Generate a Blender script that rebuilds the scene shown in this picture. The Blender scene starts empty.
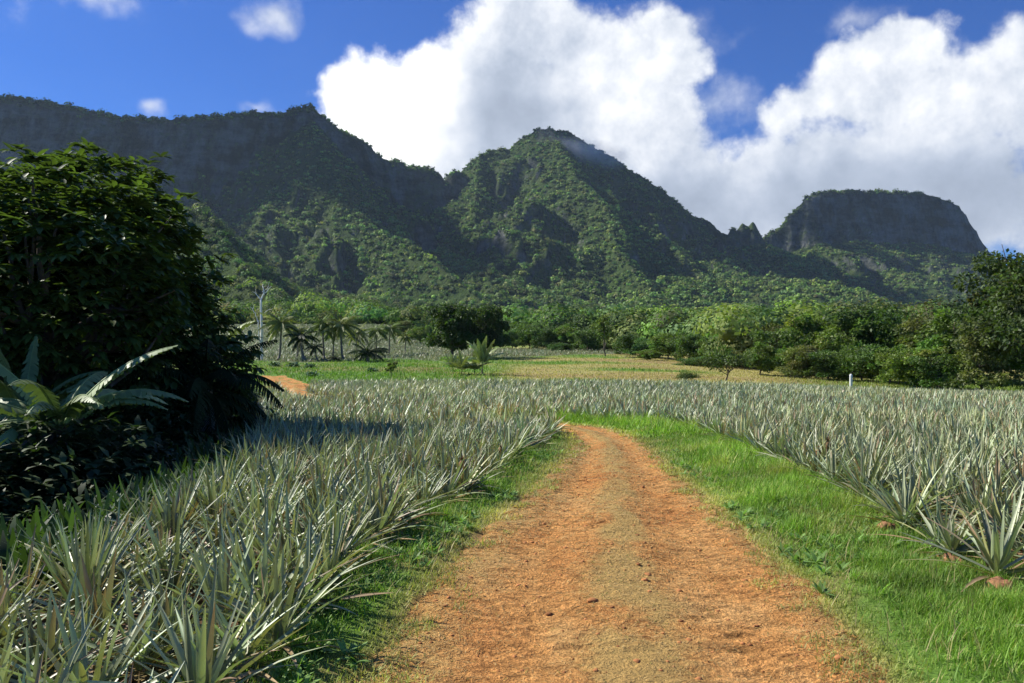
import bpy, math, random
import numpy as np
R = math.radians
rng = np.random.default_rng(7)
random.seed(7)
sc = bpy.context.scene
COL = sc.collection
FPX, CX, CY, EYE = 800.0, 512.0, 341.5, 1.65

# ------------------------------------------------------------------ numeric noise
def _h(ix, iy, s):
    n = (ix.astype(np.int64) * 374761393 + iy.astype(np.int64) * 668265263 + s * 974634777) & 0xffffffff
    n = ((n ^ (n >> 13)) * 1274126177) & 0xffffffff
    n = ((n ^ (n >> 16)) * 2246822519) & 0xffffffff
    return ((n ^ (n >> 15)) & 0xffffff) / float(0xffffff)
def vn(x, y, s=0):
    x = np.asarray(x, float); y = np.asarray(y, float)
    x, y = np.broadcast_arrays(x, y)
    ix = np.floor(x); iy = np.floor(y); fx = x - ix; fy = y - iy
    fx = fx * fx * fx * (fx * (fx * 6 - 15) + 10); fy = fy * fy * fy * (fy * (fy * 6 - 15) + 10)
    a = _h(ix, iy, s); b = _h(ix + 1, iy, s); c = _h(ix, iy + 1, s); d = _h(ix + 1, iy + 1, s)
    return (a * (1 - fx) + b * fx) * (1 - fy) + (c * (1 - fx) + d * fx) * fy
def fbm(x, y, s=0, o=4, g=.5):
    t = 0; a = 1; n = 0
    for i in range(o):
        t = t + a * vn(x * 2 ** i + 17.3 * i, y * 2 ** i - 9.1 * i, s + i); n += a; a *= g
    return t / n
def ridged(x, y, s=0, o=4, g=.55):
    t = 0; a = 1; n = 0
    for i in range(o):
        t = t + a * (1 - np.abs(2 * vn(x * 2 ** i + 31.7 * i, y * 2 ** i + 5.3 * i, s + i) - 1)); n += a; a *= g
    return t / n
def sm(a, b, x):
    t = np.clip((np.asarray(x, float) - a) / (b - a), 0, 1)
    return t * t * (3 - 2 * t)

# ------------------------------------------------------------------ lie of the land
_ky = [-60, 0, 5, 10, 15, 25, 40, 60, 75, 100, 130, 160, 200, 300, 500, 800, 1200, 2000, 4000, 9000]
_kz = [0, 0, 0, -.11, -.33, -.78, -1.25, -1.5, -1.36, -.95, -.5, -.05, .8, 4, 12, 24, 38, 50, 55, 55]
_ty = np.concatenate([np.arange(-60, 220, 1.0), np.arange(220, 9000, 20.0)])
_tz = np.interp(_ty, _ky, _kz)
_k = np.ones(9) / 9
_tz[4:276] = np.convolve(_tz[:280], _k, 'valid')
def xleft(y): return np.interp(y, [0, 5, 9.5, 12, 16, 20, 28, 45, 62], [3.3, 3.4, 3.45, 4.1, 5.2, 6.5, 9, 13.5, 18])
def zg(x, y):
    x = np.asarray(x, float); y = np.asarray(y, float)
    z = np.interp(y, _ty, _tz)
    ys = np.maximum(y, 1)
    z = z + 4.2 * sm(105, 250, y) * sm(.07, .17, -x / ys) * (1 - sm(300, 500, y))
    z = z - .75 * sm(10, 34, x) * sm(34, 58, y) * (1 - sm(95, 150, y))
    z = z - 1.3 * sm(.2, 4.5, -x - xleft(y)) * (1 - sm(22, 45, y)) * sm(-20, 2, y)
    z = z + (fbm(x / 9, y / 9, 3, 3) - .5) * .22 * sm(10, 40, y) + (fbm(x / 2.2, y / 2.2, 5, 2) - .5) * .05
    return z
def unproj(px, py):
    d = np.concatenate([np.arange(2.5, 40, .02), np.arange(40, 400, .25)])
    x = (px - CX) * d / FPX
    f = (EYE - zg(x, d)) * FPX / d + CY
    i = int(np.argmax(f <= py)) if (f <= py).any() else len(d) - 1
    return x[i], d[i]
def at(px, d):
    x = (px - CX) * d / FPX
    return x, d, float(zg(x, d))
def zpx(py, d): return EYE + (CY - py) * d / FPX

# ------------------------------------------------------------------ mesh helpers
class MB:
    def __init__(s): s.V = []; s.Q = []; s.T = []; s.C = []; s.n = 0
    def add(s, V, Q=None, T=None, C=None):
        V = np.asarray(V, float).reshape(-1, 3)
        s.V.append(V)
        if Q is not None and len(Q): s.Q.append(np.asarray(Q, np.int64) + s.n)
        if T is not None and len(T): s.T.append(np.asarray(T, np.int64) + s.n)
        if C is None: C = (.5, .5, .5)
        C = np.asarray(C, float)
        if C.ndim == 1: C = np.tile(C[:3], (len(V), 1))
        s.C.append(C[:, :3]); s.n += len(V)
        return s
    def arrays(s):
        V = np.concatenate(s.V) if s.V else np.zeros((0, 3)); C = np.concatenate(s.C)
        Q = np.concatenate(s.Q) if s.Q else np.zeros((0, 4), np.int64)
        T = np.concatenate(s.T) if s.T else np.zeros((0, 3), np.int64)
        return V, Q, T, C
    def mesh(s, name, mat, smooth=True):
        V, Q, T, C = s.arrays()
        me = bpy.data.meshes.new(name)
        me.vertices.add(len(V)); me.vertices.foreach_set('co', V.astype(np.float32).ravel())
        nl = len(Q) * 4 + len(T) * 3
        me.loops.add(nl); me.loops.foreach_set('vertex_index', np.concatenate([Q.ravel(), T.ravel()]).astype(np.int32))
        me.polygons.add(len(Q) + len(T))
        ls = np.concatenate([np.arange(len(Q)) * 4, len(Q) * 4 + np.arange(len(T)) * 3]).astype(np.int32)
        me.polygons.foreach_set('loop_start', ls)
        me.polygons.foreach_set('use_smooth', np.full(len(ls), smooth))
        me.update(calc_edges=True)
        a = me.attributes.new('col', 'FLOAT_COLOR', 'POINT')
        a.data.foreach_set('color', np.concatenate([C, np.ones((len(C), 1))], 1).astype(np.float32).ravel())
        me.materials.append(mat)
        return me
def link(name, me, parent=None, loc=(0, 0, 0), rz=0, scale=1, **k):
    o = bpy.data.objects.new(name, me); COL.objects.link(o)
    o.location = loc; o.rotation_euler = (0, 0, rz)
    if scale != 1: o.scale = (scale,) * 3
    if parent: o.parent = parent
    for a, b in k.items(): o[a] = b
    return o
def tag(o, label=None, category=None, group=None, kind=None):
    if label: o['label'] = label
    if category: o['category'] = category
    if group: o['group'] = group
    if kind: o['kind'] = kind
    return o
def dup(root, loc, rz=0, scale=1, label=None):
    c = root.copy(); COL.objects.link(c); c.location = loc; c.rotation_euler = (0, 0, rz)
    s = scale if hasattr(scale, '__len__') else (scale,) * 3
    c.scale = s
    if label: c['label'] = label
    for ch in root.children:
        d = ch.copy(); COL.objects.link(d); d.parent = c
        for g in ch.children:
            e = g.copy(); COL.objects.link(e); e.parent = d
    return c
def nrm(v): return v / np.maximum(np.linalg.norm(v, axis=-1, keepdims=True), 1e-9)
def dirs(az, el): return np.stack([np.cos(az) * np.cos(el), np.sin(az) * np.cos(el), np.sin(el)], -1)

def blades(P, D, L, W, droop=0., segs=3, cross=2, fold=.25, col=(.5, .5, .5), tip=None, prof=None, S=None, twist=None):
    """N tapering leaves grown from points P along D; returns V, Q, C"""
    N = len(P); P = np.asarray(P, float).copy(); D = nrm(np.asarray(D, float)); L = np.broadcast_to(L, N).astype(float); W = np.broadcast_to(W, N).astype(float)
    droop = np.broadcast_to(droop, N).astype(float)
    if S is None:
        S = np.cross(D, np.array([0, 0, 1.0])); bad = np.linalg.norm(S, axis=1) < .05; S[bad] = (1, 0, 0)
        S = nrm(S)
    if twist is not None:
        U = np.cross(S, D); S = nrm(S * np.cos(twist)[:, None] + U * np.sin(twist)[:, None])
    if prof is None: prof = lambda t: np.clip((1 - t) ** .75, 0, 1) * (.75 + .5 * np.sin(np.pi * min(t + .15, 1)))
    rows = []
    cur = D.copy(); p = P
    for i in range(segs + 1):
        t = i / segs; w = prof(t) * W / 2
        U = np.cross(S, cur)
        if cross == 3:
            rows.append(np.stack([p - S * w[:, None], p - U * (w * fold * 2)[:, None], p + S * w[:, None]], 1))
        else:
            rows.append(np.stack([p - S * w[:, None], p + S * w[:, None]], 1))
        cur = nrm(cur + np.array([0, 0, -1.0]) * (droop / segs)[:, None])
        p = p + cur * (L / segs)[:, None]
    V = np.stack(rows, 1)
    cs = 3 if cross == 3 else 2; per = (segs + 1) * cs
    q = []
    for i in range(segs):
        for j in range(cs - 1):
            a = i * cs + j; q.append([a, a + 1, a + 1 + cs, a + cs])
    Q = (np.arange(N)[:, None, None] * per + np.array(q)[None]).reshape(-1, 4)
    col = np.asarray(col, float)
    if col.ndim == 1: col = np.tile(col, (N, 1))
    t = np.linspace(0, 1, segs + 1)[None, :, None, None]
    tc = col if tip is None else np.broadcast_to(np.asarray(tip, float), col.shape)
    C = col[:, None, None] * (1 - t) + tc[:, None, None] * t
    C = np.broadcast_to(C, (N, segs + 1, cs, 3)).reshape(-1, 3)
    return V.reshape(-1, 3), Q, C
def tube(pts, rad, n=8, cap=True):
    pts = np.asarray(pts, float); m = len(pts); rad = np.broadcast_to(rad, m)
    t = nrm(np.gradient(pts, axis=0)); ref = np.array([.31, .95, .05]) if abs(t[0][2]) > .5 else np.array([0, 0, 1.])
    s = nrm(np.cross(t, ref)); u = np.cross(t, s)
    a = np.linspace(0, 2 * np.pi, n, endpoint=False)
    V = pts[:, None] + (s[:, None] * np.cos(a)[None, :, None] + u[:, None] * np.sin(a)[None, :, None]) * rad[:, None, None]
    Q = [[i * n + j, i * n + (j + 1) % n, (i + 1) * n + (j + 1) % n, (i + 1) * n + j] for i in range(m - 1) for j in range(n)]
    V = V.reshape(-1, 3); T = []
    if cap:
        V = np.vstack([V, pts[-1]]); T = [[(m - 1) * n + j, (m - 1) * n + (j + 1) % n, m * n] for j in range(n)]
    return V, Q, T
def wander(a, b, k, amp, seed):
    r = np.random.default_rng(seed); a = np.asarray(a, float); b = np.asarray(b, float)
    t = np.linspace(0, 1, k)[:, None]; p = a + (b - a) * t
    off = np.cumsum(r.normal(0, amp, (k, 3)), 0); off -= off[0]; off = off - off[-1] * t * .7
    return p + off
_phi = (1 + 5 ** .5) / 2
def ico(sub=1):
    V = nrm(np.array([(-1, _phi, 0), (1, _phi, 0), (-1, -_phi, 0), (1, -_phi, 0), (0, -1, _phi), (0, 1, _phi), (0, -1, -_phi), (0, 1, -_phi), (_phi, 0, -1), (_phi, 0, 1), (-_phi, 0, -1), (-_phi, 0, 1)], float))
    F = [(0, 11, 5), (0, 5, 1), (0, 1, 7), (0, 7, 10), (0, 10, 11), (1, 5, 9), (5, 11, 4), (11, 10, 2), (10, 7, 6), (7, 1, 8), (3, 9, 4), (3, 4, 2), (3, 2, 6), (3, 6, 8), (3, 8, 9), (4, 9, 5), (2, 4, 11), (6, 2, 10), (8, 6, 7), (9, 8, 1)]
    V = list(map(tuple, V))
    for _ in range(sub):
        c = {}; nf = []
        def mid(a, b):
            k = (min(a, b), max(a, b))
            if k not in c:
                m = np.array(V[a]) + np.array(V[b]); V.append(tuple(m / np.linalg.norm(m))); c[k] = len(V) - 1
            return c[k]
        for a, b, d in F:
            x, y, z = mid(a, b), mid(b, d), mid(d, a); nf += [(a, x, z), (b, y, x), (d, z, y), (x, y, z)]
        F = nf
    return np.array(V), np.array(F)

# ------------------------------------------------------------------ materials
def newmat(name):
    m = bpy.data.materials.new(name); m.use_nodes = True; nt = m.node_tree; nt.nodes.clear()
    return m, nt
def nd(nt, t, **k):
    n = nt.nodes.new(t)
    for a, b in k.items(): setattr(n, a, b)
    return n
def setin(nt, n, i, v):
    if isinstance(v, bpy.types.NodeSocket): nt.links.new(v, n.inputs[i])
    elif v is not None: n.inputs[i].default_value = v
def mth(nt, op, a, b=None, c=None, clamp=False):
    n = nd(nt, 'ShaderNodeMath', operation=op, use_clamp=clamp); setin(nt, n, 0, a); setin(nt, n, 1, b); setin(nt, n, 2, c); return n.outputs[0]
def noise(nt, vec, scale, detail=3, rough=.55, col=False):
    n = nd(nt, 'ShaderNodeTexNoise'); setin(nt, n, 'Vector', vec); n.inputs['Scale'].default_value = scale
    n.inputs['Detail'].default_value = detail; n.inputs['Roughness'].default_value = rough
    return n.outputs[1 if col else 0]
def ramp(nt, f, stops):
    n = nd(nt, 'ShaderNodeValToRGB'); nt.links.new(f, n.inputs[0]); e = n.color_ramp.elements
    while len(e) < len(stops): e.new(.5)
    for el, (p, c) in zip(e, stops):
        el.position = p; el.color = (*c, 1) if len(c) == 3 else c
    return n.outputs[0]
def mixc(nt, f, a, b, mode='MIX'):
    n = nd(nt, 'ShaderNodeMix', data_type='RGBA', blend_type=mode)
    def s(i, v):
        if isinstance(v, bpy.types.NodeSocket): nt.links.new(v, n.inputs[i])
        else: n.inputs[i].default_value = (*v, 1) if hasattr(v, '__len__') and len(v) == 3 else v
    s(0, f); s(6, a); s(7, b); return n.outputs[2]
def grey(nt, v, k=1):
    n = nd(nt, 'ShaderNodeCombineXYZ')
    for i in range(3): nt.links.new(v, n.inputs[i])
    return n.outputs[0]
def leafmat(name, rough=.5, trans=.25, nscale=3., namt=.35, spec=.4):
    m, nt = newmat(name)
    a = nd(nt, 'ShaderNodeAttribute', attribute_name='col').outputs['Color']
    co = nd(nt, 'ShaderNodeTexCoord').outputs['Object']
    f = noise(nt, co, nscale, 2)
    c = mixc(nt, 1., a, grey(nt, mth(nt, 'MULTIPLY_ADD', f, 2 * namt, 1 - namt)), 'MULTIPLY')
    p = nd(nt, 'ShaderNodeBsdfPrincipled'); nt.links.new(c, p.inputs['Base Color'])
    p.inputs['Roughness'].default_value = rough; p.inputs['Specular IOR Level'].default_value = spec
    o = nd(nt, 'ShaderNodeOutputMaterial')
    if trans > 0:
        t = nd(nt, 'ShaderNodeBsdfTranslucent'); g = mixc(nt, 1., c, (1.3, 1.5, .6), 'MULTIPLY'); nt.links.new(g, t.inputs[0])
        x = nd(nt, 'ShaderNodeMixShader'); x.inputs[0].default_value = trans
        nt.links.new(p.outputs[0], x.inputs[1]); nt.links.new(t.outputs[0], x.inputs[2]); nt.links.new(x.outputs[0], o.inputs[0])
    else: nt.links.new(p.outputs[0], o.inputs[0])
    return m
def solidmat(name, c1, c2, scale=6., rough=.9, bump=.3, stretch=None, bdist=.02, spec=.2, detail=5):
    m, nt = newmat(name)
    co = nd(nt, 'ShaderNodeTexCoord').outputs['Object']
    if stretch:
        mp = nd(nt, 'ShaderNodeMapping'); mp.inputs['Scale'].default_value = stretch; nt.links.new(co, mp.inputs[0]); co = mp.outputs[0]
    f = noise(nt, co, scale, detail, .6)
    c = ramp(nt, f, [(.3, c1), (.7, c2)])
    p = nd(nt, 'ShaderNodeBsdfPrincipled'); nt.links.new(c, p.inputs['Base Color']); p.inputs['Roughness'].default_value = rough
    p.inputs['Specular IOR Level'].default_value = spec
    b = nd(nt, 'ShaderNodeBump'); b.inputs['Strength'].default_value = bump; b.inputs['Distance'].default_value = bdist; nt.links.new(f, b.inputs['Height']); nt.links.new(b.outputs[0], p.inputs['Normal'])
    o = nd(nt, 'ShaderNodeOutputMaterial'); nt.links.new(p.outputs[0], o.inputs[0])
    return m
def colmat(name, rough=.95, scales=((.6, .25), (7, .3), (45, .3)), bump=.4, bscale=25, bdist=.03, spec=.15):
    """vertex colour of the thing's own pigment, broken up by noise at several sizes"""
    m, nt = newmat(name)
    c = nd(nt, 'ShaderNodeAttribute', attribute_name='col').outputs['Color']
    co = nd(nt, 'ShaderNodeTexCoord').outputs['Object']
    for s, a in scales:
        f = noise(nt, co, s, 4, .6)
        c = mixc(nt, 1., c, grey(nt, mth(nt, 'MULTIPLY_ADD', f, 2.4 * a, 1 - 1.2 * a)), 'MULTIPLY')
    p = nd(nt, 'ShaderNodeBsdfPrincipled'); nt.links.new(c, p.inputs['Base Color']); p.inputs['Roughness'].default_value = rough
    p.inputs['Specular IOR Level'].default_value = spec
    b = nd(nt, 'ShaderNodeBump'); b.inputs['Strength'].default_value = bump; b.inputs['Distance'].default_value = bdist
    nt.links.new(noise(nt, co, bscale, 5, .65), b.inputs['Height']); nt.links.new(b.outputs[0], p.inputs['Normal'])
    o = nd(nt, 'ShaderNodeOutputMaterial'); nt.links.new(p.outputs[0], o.inputs[0])
    return m
M_ground = colmat('ground_soil_and_turf')
M_pine = leafmat('pineapple_leaf', .42, .12, 5., .3, .4)
M_grass = leafmat('grass_blade', .55, .3, 3., .3, .3)
M_straw = leafmat('dry_straw', .7, .1, 5., .3, .2)
M_leafdark = leafmat('broad_dark_leaf', .5, .3, 4., .3, .35)
M_leaf = leafmat('tree_leaf', .55, .32, 1.5, .35, .3)
M_banana = leafmat('banana_leaf', .5, .10, 2., .25, .3)
M_bark = solidmat('grey_brown_bark', (.08, .06, .045), (.2, .17, .13), 8, .95, .6, (1, 1, .25))
M_deadwood = solidmat('bleached_dead_wood', (.74, .70, .64), (.9, .88, .83), 5, .8, .4, (1, 1, .2))
M_palmbark = solidmat('ringed_palm_bark', (.16, .14, .11), (.3, .27, .22), 6, .95, .6, (.3, .3, 3))
M_stone = solidmat('reddish_stone', (.20, .09, .045), (.46, .24, .12), 14, .95, 1., None, .02)
M_fruit = solidmat('young_pineapple_fruit', (.22, .11, .05), (.32, .24, .09), 40, .6, .8, None, .01)
M_black = leafmat('dark_palm_leaf', .75, .05, 4., .3, .1)
M_paint = solidmat('weathered_white_paint', (.6, .6, .57), (.82, .82, .8), 12, .6, .1)
M_canopy = leafmat('forest_canopy_leaf', .7, .25, .15, .3, .2)

# ------------------------------------------------------------------ world: sky with cumulus
AZ = math.atan2(-.93, .36)                     # sun bearing, over the left shoulder of the ridge
SUN_EL = R(40)
w = bpy.data.worlds.new('World'); sc.world = w; w.use_nodes = True
nt = w.node_tree; nt.nodes.clear()
geo = nd(nt, 'ShaderNodeTexCoord').outputs['Generated']
sky = nd(nt, 'ShaderNodeTexSky', sky_type='NISHITA', sun_disc=False); sky.sun_elevation = SUN_EL; sky.sun_rotation = AZ
sky.air_density = 1.0; sky.dust_density = .15; sky.ozone_density = 2.5
sep = nd(nt, 'ShaderNodeSeparateXYZ'); nt.links.new(geo, sep.inputs[0])
azn = mth(nt, 'ARCTAN2', sep.outputs[0], sep.outputs[1]); eln = mth(nt, 'ARCSINE', sep.outputs[2])
cb = nd(nt, 'ShaderNodeCombineXYZ'); nt.links.new(azn, cb.inputs[0]); nt.links.new(eln, cb.inputs[1])
# gentle warp so that the cloud outlines billow
wv = nd(nt, 'ShaderNodeVectorMath', operation='MULTIPLY_ADD')
nt.links.new(noise(nt, geo, 9, 3, .6, True), wv.inputs[0]); wv.inputs[1].default_value = (.09, .09, 0); wv.inputs[2].default_value = (-.045, -.045, 0)
pa = nd(nt, 'ShaderNodeVectorMath', operation='ADD'); nt.links.new(cb.outputs[0], pa.inputs[0]); nt.links.new(wv.outputs[0], pa.inputs[1]); P0 = pa.outputs[0]
def blobfield(bl, P):
    f = None
    for px, py, rx, ry, wgt in bl:
        u, v = (px - CX) / FPX, (CY - py) / FPX
        a = math.atan(u); e = math.atan2(v, math.sqrt(1 + u * u))
        ra = rx / FPX * math.cos(a) ** 2; re = ry / FPX * math.cos(a)
        s = nd(nt, 'ShaderNodeVectorMath', operation='SUBTRACT'); nt.links.new(P, s.inputs[0]); s.inputs[1].default_value = (a, e, 0)
        k = nd(nt, 'ShaderNodeVectorMath', operation='MULTIPLY'); nt.links.new(s.outputs[0], k.inputs[0]); k.inputs[1].default_value = (1 / ra, 1 / re, 0)
        l = nd(nt, 'ShaderNodeVectorMath', operation='LENGTH'); nt.links.new(k.outputs[0], l.inputs[0])
        g = mth(nt, 'MULTIPLY_ADD', l.outputs['Value'], -wgt, wgt)
        f = g if f is None else mth(nt, 'SMOOTH_MAX', f, g, .15)
    return f
CLOUDS = [(385, 112, 88, 62, 1), (440, 92, 75, 58, 1), (350, 100, 45, 34, 1.2), (505, 100, 120, 90, 1.15), (590, 80, 85, 72, 1), (655, 50, 62, 45, .9), (610, 140, 125, 78, 1),
          (700, 185, 100, 50, 1), (800, 185, 130, 62, 1), (870, 80, 85, 52, 1.1), (905, 55, 55, 36, 1), (960, 90, 90, 45, 1), (1015, 80, 50, 55, 1), (1080, 90, 120, 80, 1), (815, 105, 50, 26, .8),
          (900, 175, 170, 75, 1.1), (1000, 195, 110, 45, .9), (980, 225, 90, 30, .7), (540, 25, 75, 32, .6), (640, 230, 200, 70, 1), (420, 150, 90, 50, 1), (1300, 180, 260, 110, 1), (-500, 150, 200, 90, 1)]
SOFT = [(272, 12, 42, 24, 1), (75, -6, 75, 22, .8), (148, 110, 22, 10, .8), (250, 103, 30, 8, .5), (715, 105, 55, 40, .5), (700, 30, 60, 26, .5), (860, 30, 60, 18, .6), (-40, -250, 400, 160, .8), (900, -300, 500, 180, .8)]
n_big = mth(nt, 'ADD', mth(nt, 'MULTIPLY', noise(nt, geo, 7, 10, .62), .8), mth(nt, 'MULTIPLY', noise(nt, geo, 24, 8, .6), .2))
sg = nd(nt, 'ShaderNodeVectorMath', operation='ADD'); nt.links.new(geo, sg.inputs[0]); sg.inputs[1].default_value = (-.022, .006, .02)
n_off = mth(nt, 'ADD', mth(nt, 'MULTIPLY', noise(nt, sg.outputs[0], 7, 10, .62), .8), mth(nt, 'MULTIPLY', noise(nt, sg.outputs[0], 24, 8, .6), .2))
fc = blobfield(CLOUDS, P0); fs = blobfield(SOFT, P0)
def sstep(v, a, b):
    n = nd(nt, 'ShaderNodeMapRange', interpolation_type='SMOOTHSTEP'); nt.links.new(v, n.inputs[0]); n.inputs[1].default_value = a; n.inputs[2].default_value = b; return n.outputs[0]
dens = mth(nt, 'ADD', fc, mth(nt, 'MULTIPLY_ADD', n_big, 2.2, -1.12))
m1 = sstep(dens, -.05, .34)
m2 = mth(nt, 'MULTIPLY', sstep(mth(nt, 'ADD', fs, mth(nt, 'MULTIPLY_ADD', n_big, 2.6, -1.35)), -.1, .9), .75)
mask = mth(nt, 'MAXIMUM', m1, m2)
bright = sstep(blobfield([(375, 110, 105, 95, 1)], P0), -.15, .35)
darkb = sstep(blobfield([(900, 200, 220, 62, 1), (640, 215, 150, 50, 1), (500, 120, 80, 60, .8)], P0), -.4, .6)
relief = mth(nt, 'MULTIPLY_ADD', mth(nt, 'SUBTRACT', n_big, n_off), 3.0, .5, clamp=True)
val = mth(nt, 'MULTIPLY_ADD', mth(nt, 'MULTIPLY', relief, mth(nt, 'MULTIPLY_ADD', darkb, -.55, 1)), .34, .56)
val = mth(nt, 'MULTIPLY_ADD', bright, .26, val)
val = mth(nt, 'MULTIPLY_ADD', darkb, -.14, val)
ccol = mixc(nt, sstep(val, .45, .95), (.70, .80, .98), (1., 1., 1.))
ccol = mixc(nt, 1., ccol, grey(nt, val), 'MULTIPLY')
CLOUD_GAIN = .88
SKY_STR = .10
lift = mixc(nt, 1., ccol, (CLOUD_GAIN / SKY_STR,) * 3, 'MULTIPLY')
skyc = mixc(nt, 1., sky.outputs[0], (.18, .375, .78), 'MULTIPLY')
fin = mixc(nt, mask, skyc, lift)
bg = nd(nt, 'ShaderNodeBackground'); nt.links.new(fin, bg.inputs[0]); bg.inputs[1].default_value = SKY_STR
wo = nd(nt, 'ShaderNodeOutputWorld'); nt.links.new(bg.outputs[0], wo.inputs[0])
w.cycles.sampling_method = 'MANUAL'; w.cycles.sample_map_resolution = 512
sl = bpy.data.lights.new('sun', 'SUN'); sl.energy = 4.6; sl.angle = R(.55); sl.color = (1, .955, .87)
so = bpy.data.objects.new('sun', sl); COL.objects.link(so)
so.rotation_euler = (math.pi / 2 - SUN_EL, 0, math.atan2(math.cos(AZ), math.sin(AZ)) + math.pi / 2)

cam = bpy.data.cameras.new('camera'); co_ = bpy.data.objects.new('camera', cam); COL.objects.link(co_)
co_.location = (0, 0, EYE); co_.rotation_euler = (math.pi / 2, 0, 0); cam.sensor_width = 36; cam.lens = 36 * FPX / 1024; cam.clip_start = .05; cam.clip_end = 30000
sc.camera = co_

# ------------------------------------------------------------------ mountains
def prof(*p): return [a for a, b in p], [b for a, b in p]
G_L = prof((0, 0), (14, 10), (60, 130), (120, 235), (230, 350), (330, 420), (520, 480), (900, 560))
G_C = prof((0, 0), (25, 30), (140, 165), (280, 268), (450, 350), (650, 415), (900, 470))
G_S = prof((0, 0), (50, 44), (200, 165), (400, 290), (700, 450), (1200, 650))
G_F = prof((0, 0), (60, 24), (200, 90), (400, 150), (800, 240))
G_R = prof((0, 0), (10, 6), (55, 140), (90, 165), (125, 180), (160, 225), (360, 325), (650, 400), (1200, 480))
G_T = prof((0, 0), (6, 10), (30, 60), (90, 100), (250, 200), (700, 380))
G_K = prof((0, 0), (25, 22), (90, 80), (250, 150), (500, 200))
def rl(pts):
    return np.array([((px - CX) * y / FPX, y, zpx(py, y)) for px, py, y in pts])
RIDGES = [
 ('L', G_L, .5, rl([(-420, 130, 1500), (-200, 110, 1480), (-100, 100, 1470), (0, 97, 1470), (20, 98, 1470), (50, 103, 1475), (100, 112, 1480), (130, 117, 1490), (160, 120, 1500), (200, 117, 1510), (240, 112, 1520), (280, 114, 1530), (300, 108, 1530), (310, 107, 1530), (325, 118, 1545), (345, 133, 1560), (365, 142, 1590), (375, 152, 1605), (390, 163, 1620), (397, 160, 1630), (407, 168, 1640), (419, 167, 1650), (427, 166, 1655), (435, 170, 1660), (439, 179, 1665), (446, 179, 1670), (453, 171, 1680), (461, 172, 1690), (470, 178, 1700), (520, 225, 1760), (600, 300, 1850)])),
 ('L', G_S, .5, rl([(310, 112, 1530), (325, 160, 1420), (345, 200, 1310), (380, 234, 1220), (410, 244, 1160), (436, 262, 1090), (470, 290, 1000), (500, 318, 900)])),
 ('C', G_C, .55, rl([(462, 176, 1730), (472, 163, 1740), (480, 155, 1750), (492, 150, 1760), (510, 148, 1760), (520, 140, 1760), (535, 130, 1760), (550, 128, 1765), (565, 130, 1780), (585, 142, 1800), (605, 153, 1820), (620, 162, 1840), (640, 175, 1870), (660, 188, 1900), (675, 200, 1920), (690, 214, 1945), (700, 220, 1960), (720, 240, 1990), (740, 262, 2000), (780, 300, 2050)])),
 ('C', G_S, .5, rl([(550, 128, 1765), (565, 158, 1640), (578, 178, 1560), (607, 208, 1430), (618, 250, 1300), (640, 275, 1210), (665, 308, 1110), (690, 330, 1040)])),
 ('C', G_S, .5, rl([(480, 155, 1750), (477, 185, 1630), (474, 220, 1480), (490, 262, 1330), (520, 300, 1200)])),
 ('C', G_F, .4, rl([(440, 250, 1340), (466, 262, 1290), (500, 276, 1220), (540, 296, 1140), (582, 319, 1050), (610, 335, 980)])),
 ('C', G_T, .6, rl([(690, 221, 1950), (697, 221, 1955), (705, 219, 1960), (714, 225, 1965), (721, 232, 1970), (728, 234, 1970), (732, 226, 1970), (737, 229, 1971), (742, 224, 1972), (748, 227, 1972), (753.5, 221, 1972), (755, 243, 1974), (762, 262, 1980)])),
 ('R', G_R, .4, rl([(745, 262, 2030), (757, 244, 2040), (765, 236, 2045), (780, 226, 2050), (790, 215, 2055), (800, 205, 2060), (808, 196, 2060), (820, 192, 2060), (850, 190.5, 2070), (880, 192, 2075), (925, 194, 2080), (935, 197, 2085), (945, 200, 2085), (955, 203, 2090), (962, 213, 2095), (972, 229, 2100), (982, 245, 2105), (988, 252, 2110), (992, 268, 2120), (1003, 300, 2140), (1030, 335, 2200)])),
 ('R', G_S, .5, rl([(812, 250, 1930), (800, 275, 1800), (780, 300, 1600), (770, 325, 1400)])),
 ('R', G_S, .5, rl([(920, 270, 1930), (915, 290, 1750), (900, 315, 1500)])),
 ('K', G_K, .45, rl([(60, 195, 760), (120, 200, 755), (170, 207, 750), (196, 206, 740), (207, 213, 730), (218, 230, 700), (234, 250, 670), (250, 274, 630), (300, 310, 560)])),
 ('K', G_F, .4, rl([(-200, 230, 900), (0, 240, 820), (120, 250, 760)])),
 ('H', G_F, .4, rl([(200, 288, 900), (300, 292, 950), (400, 300, 950), (470, 312, 900), (560, 330, 800)])),
]
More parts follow.
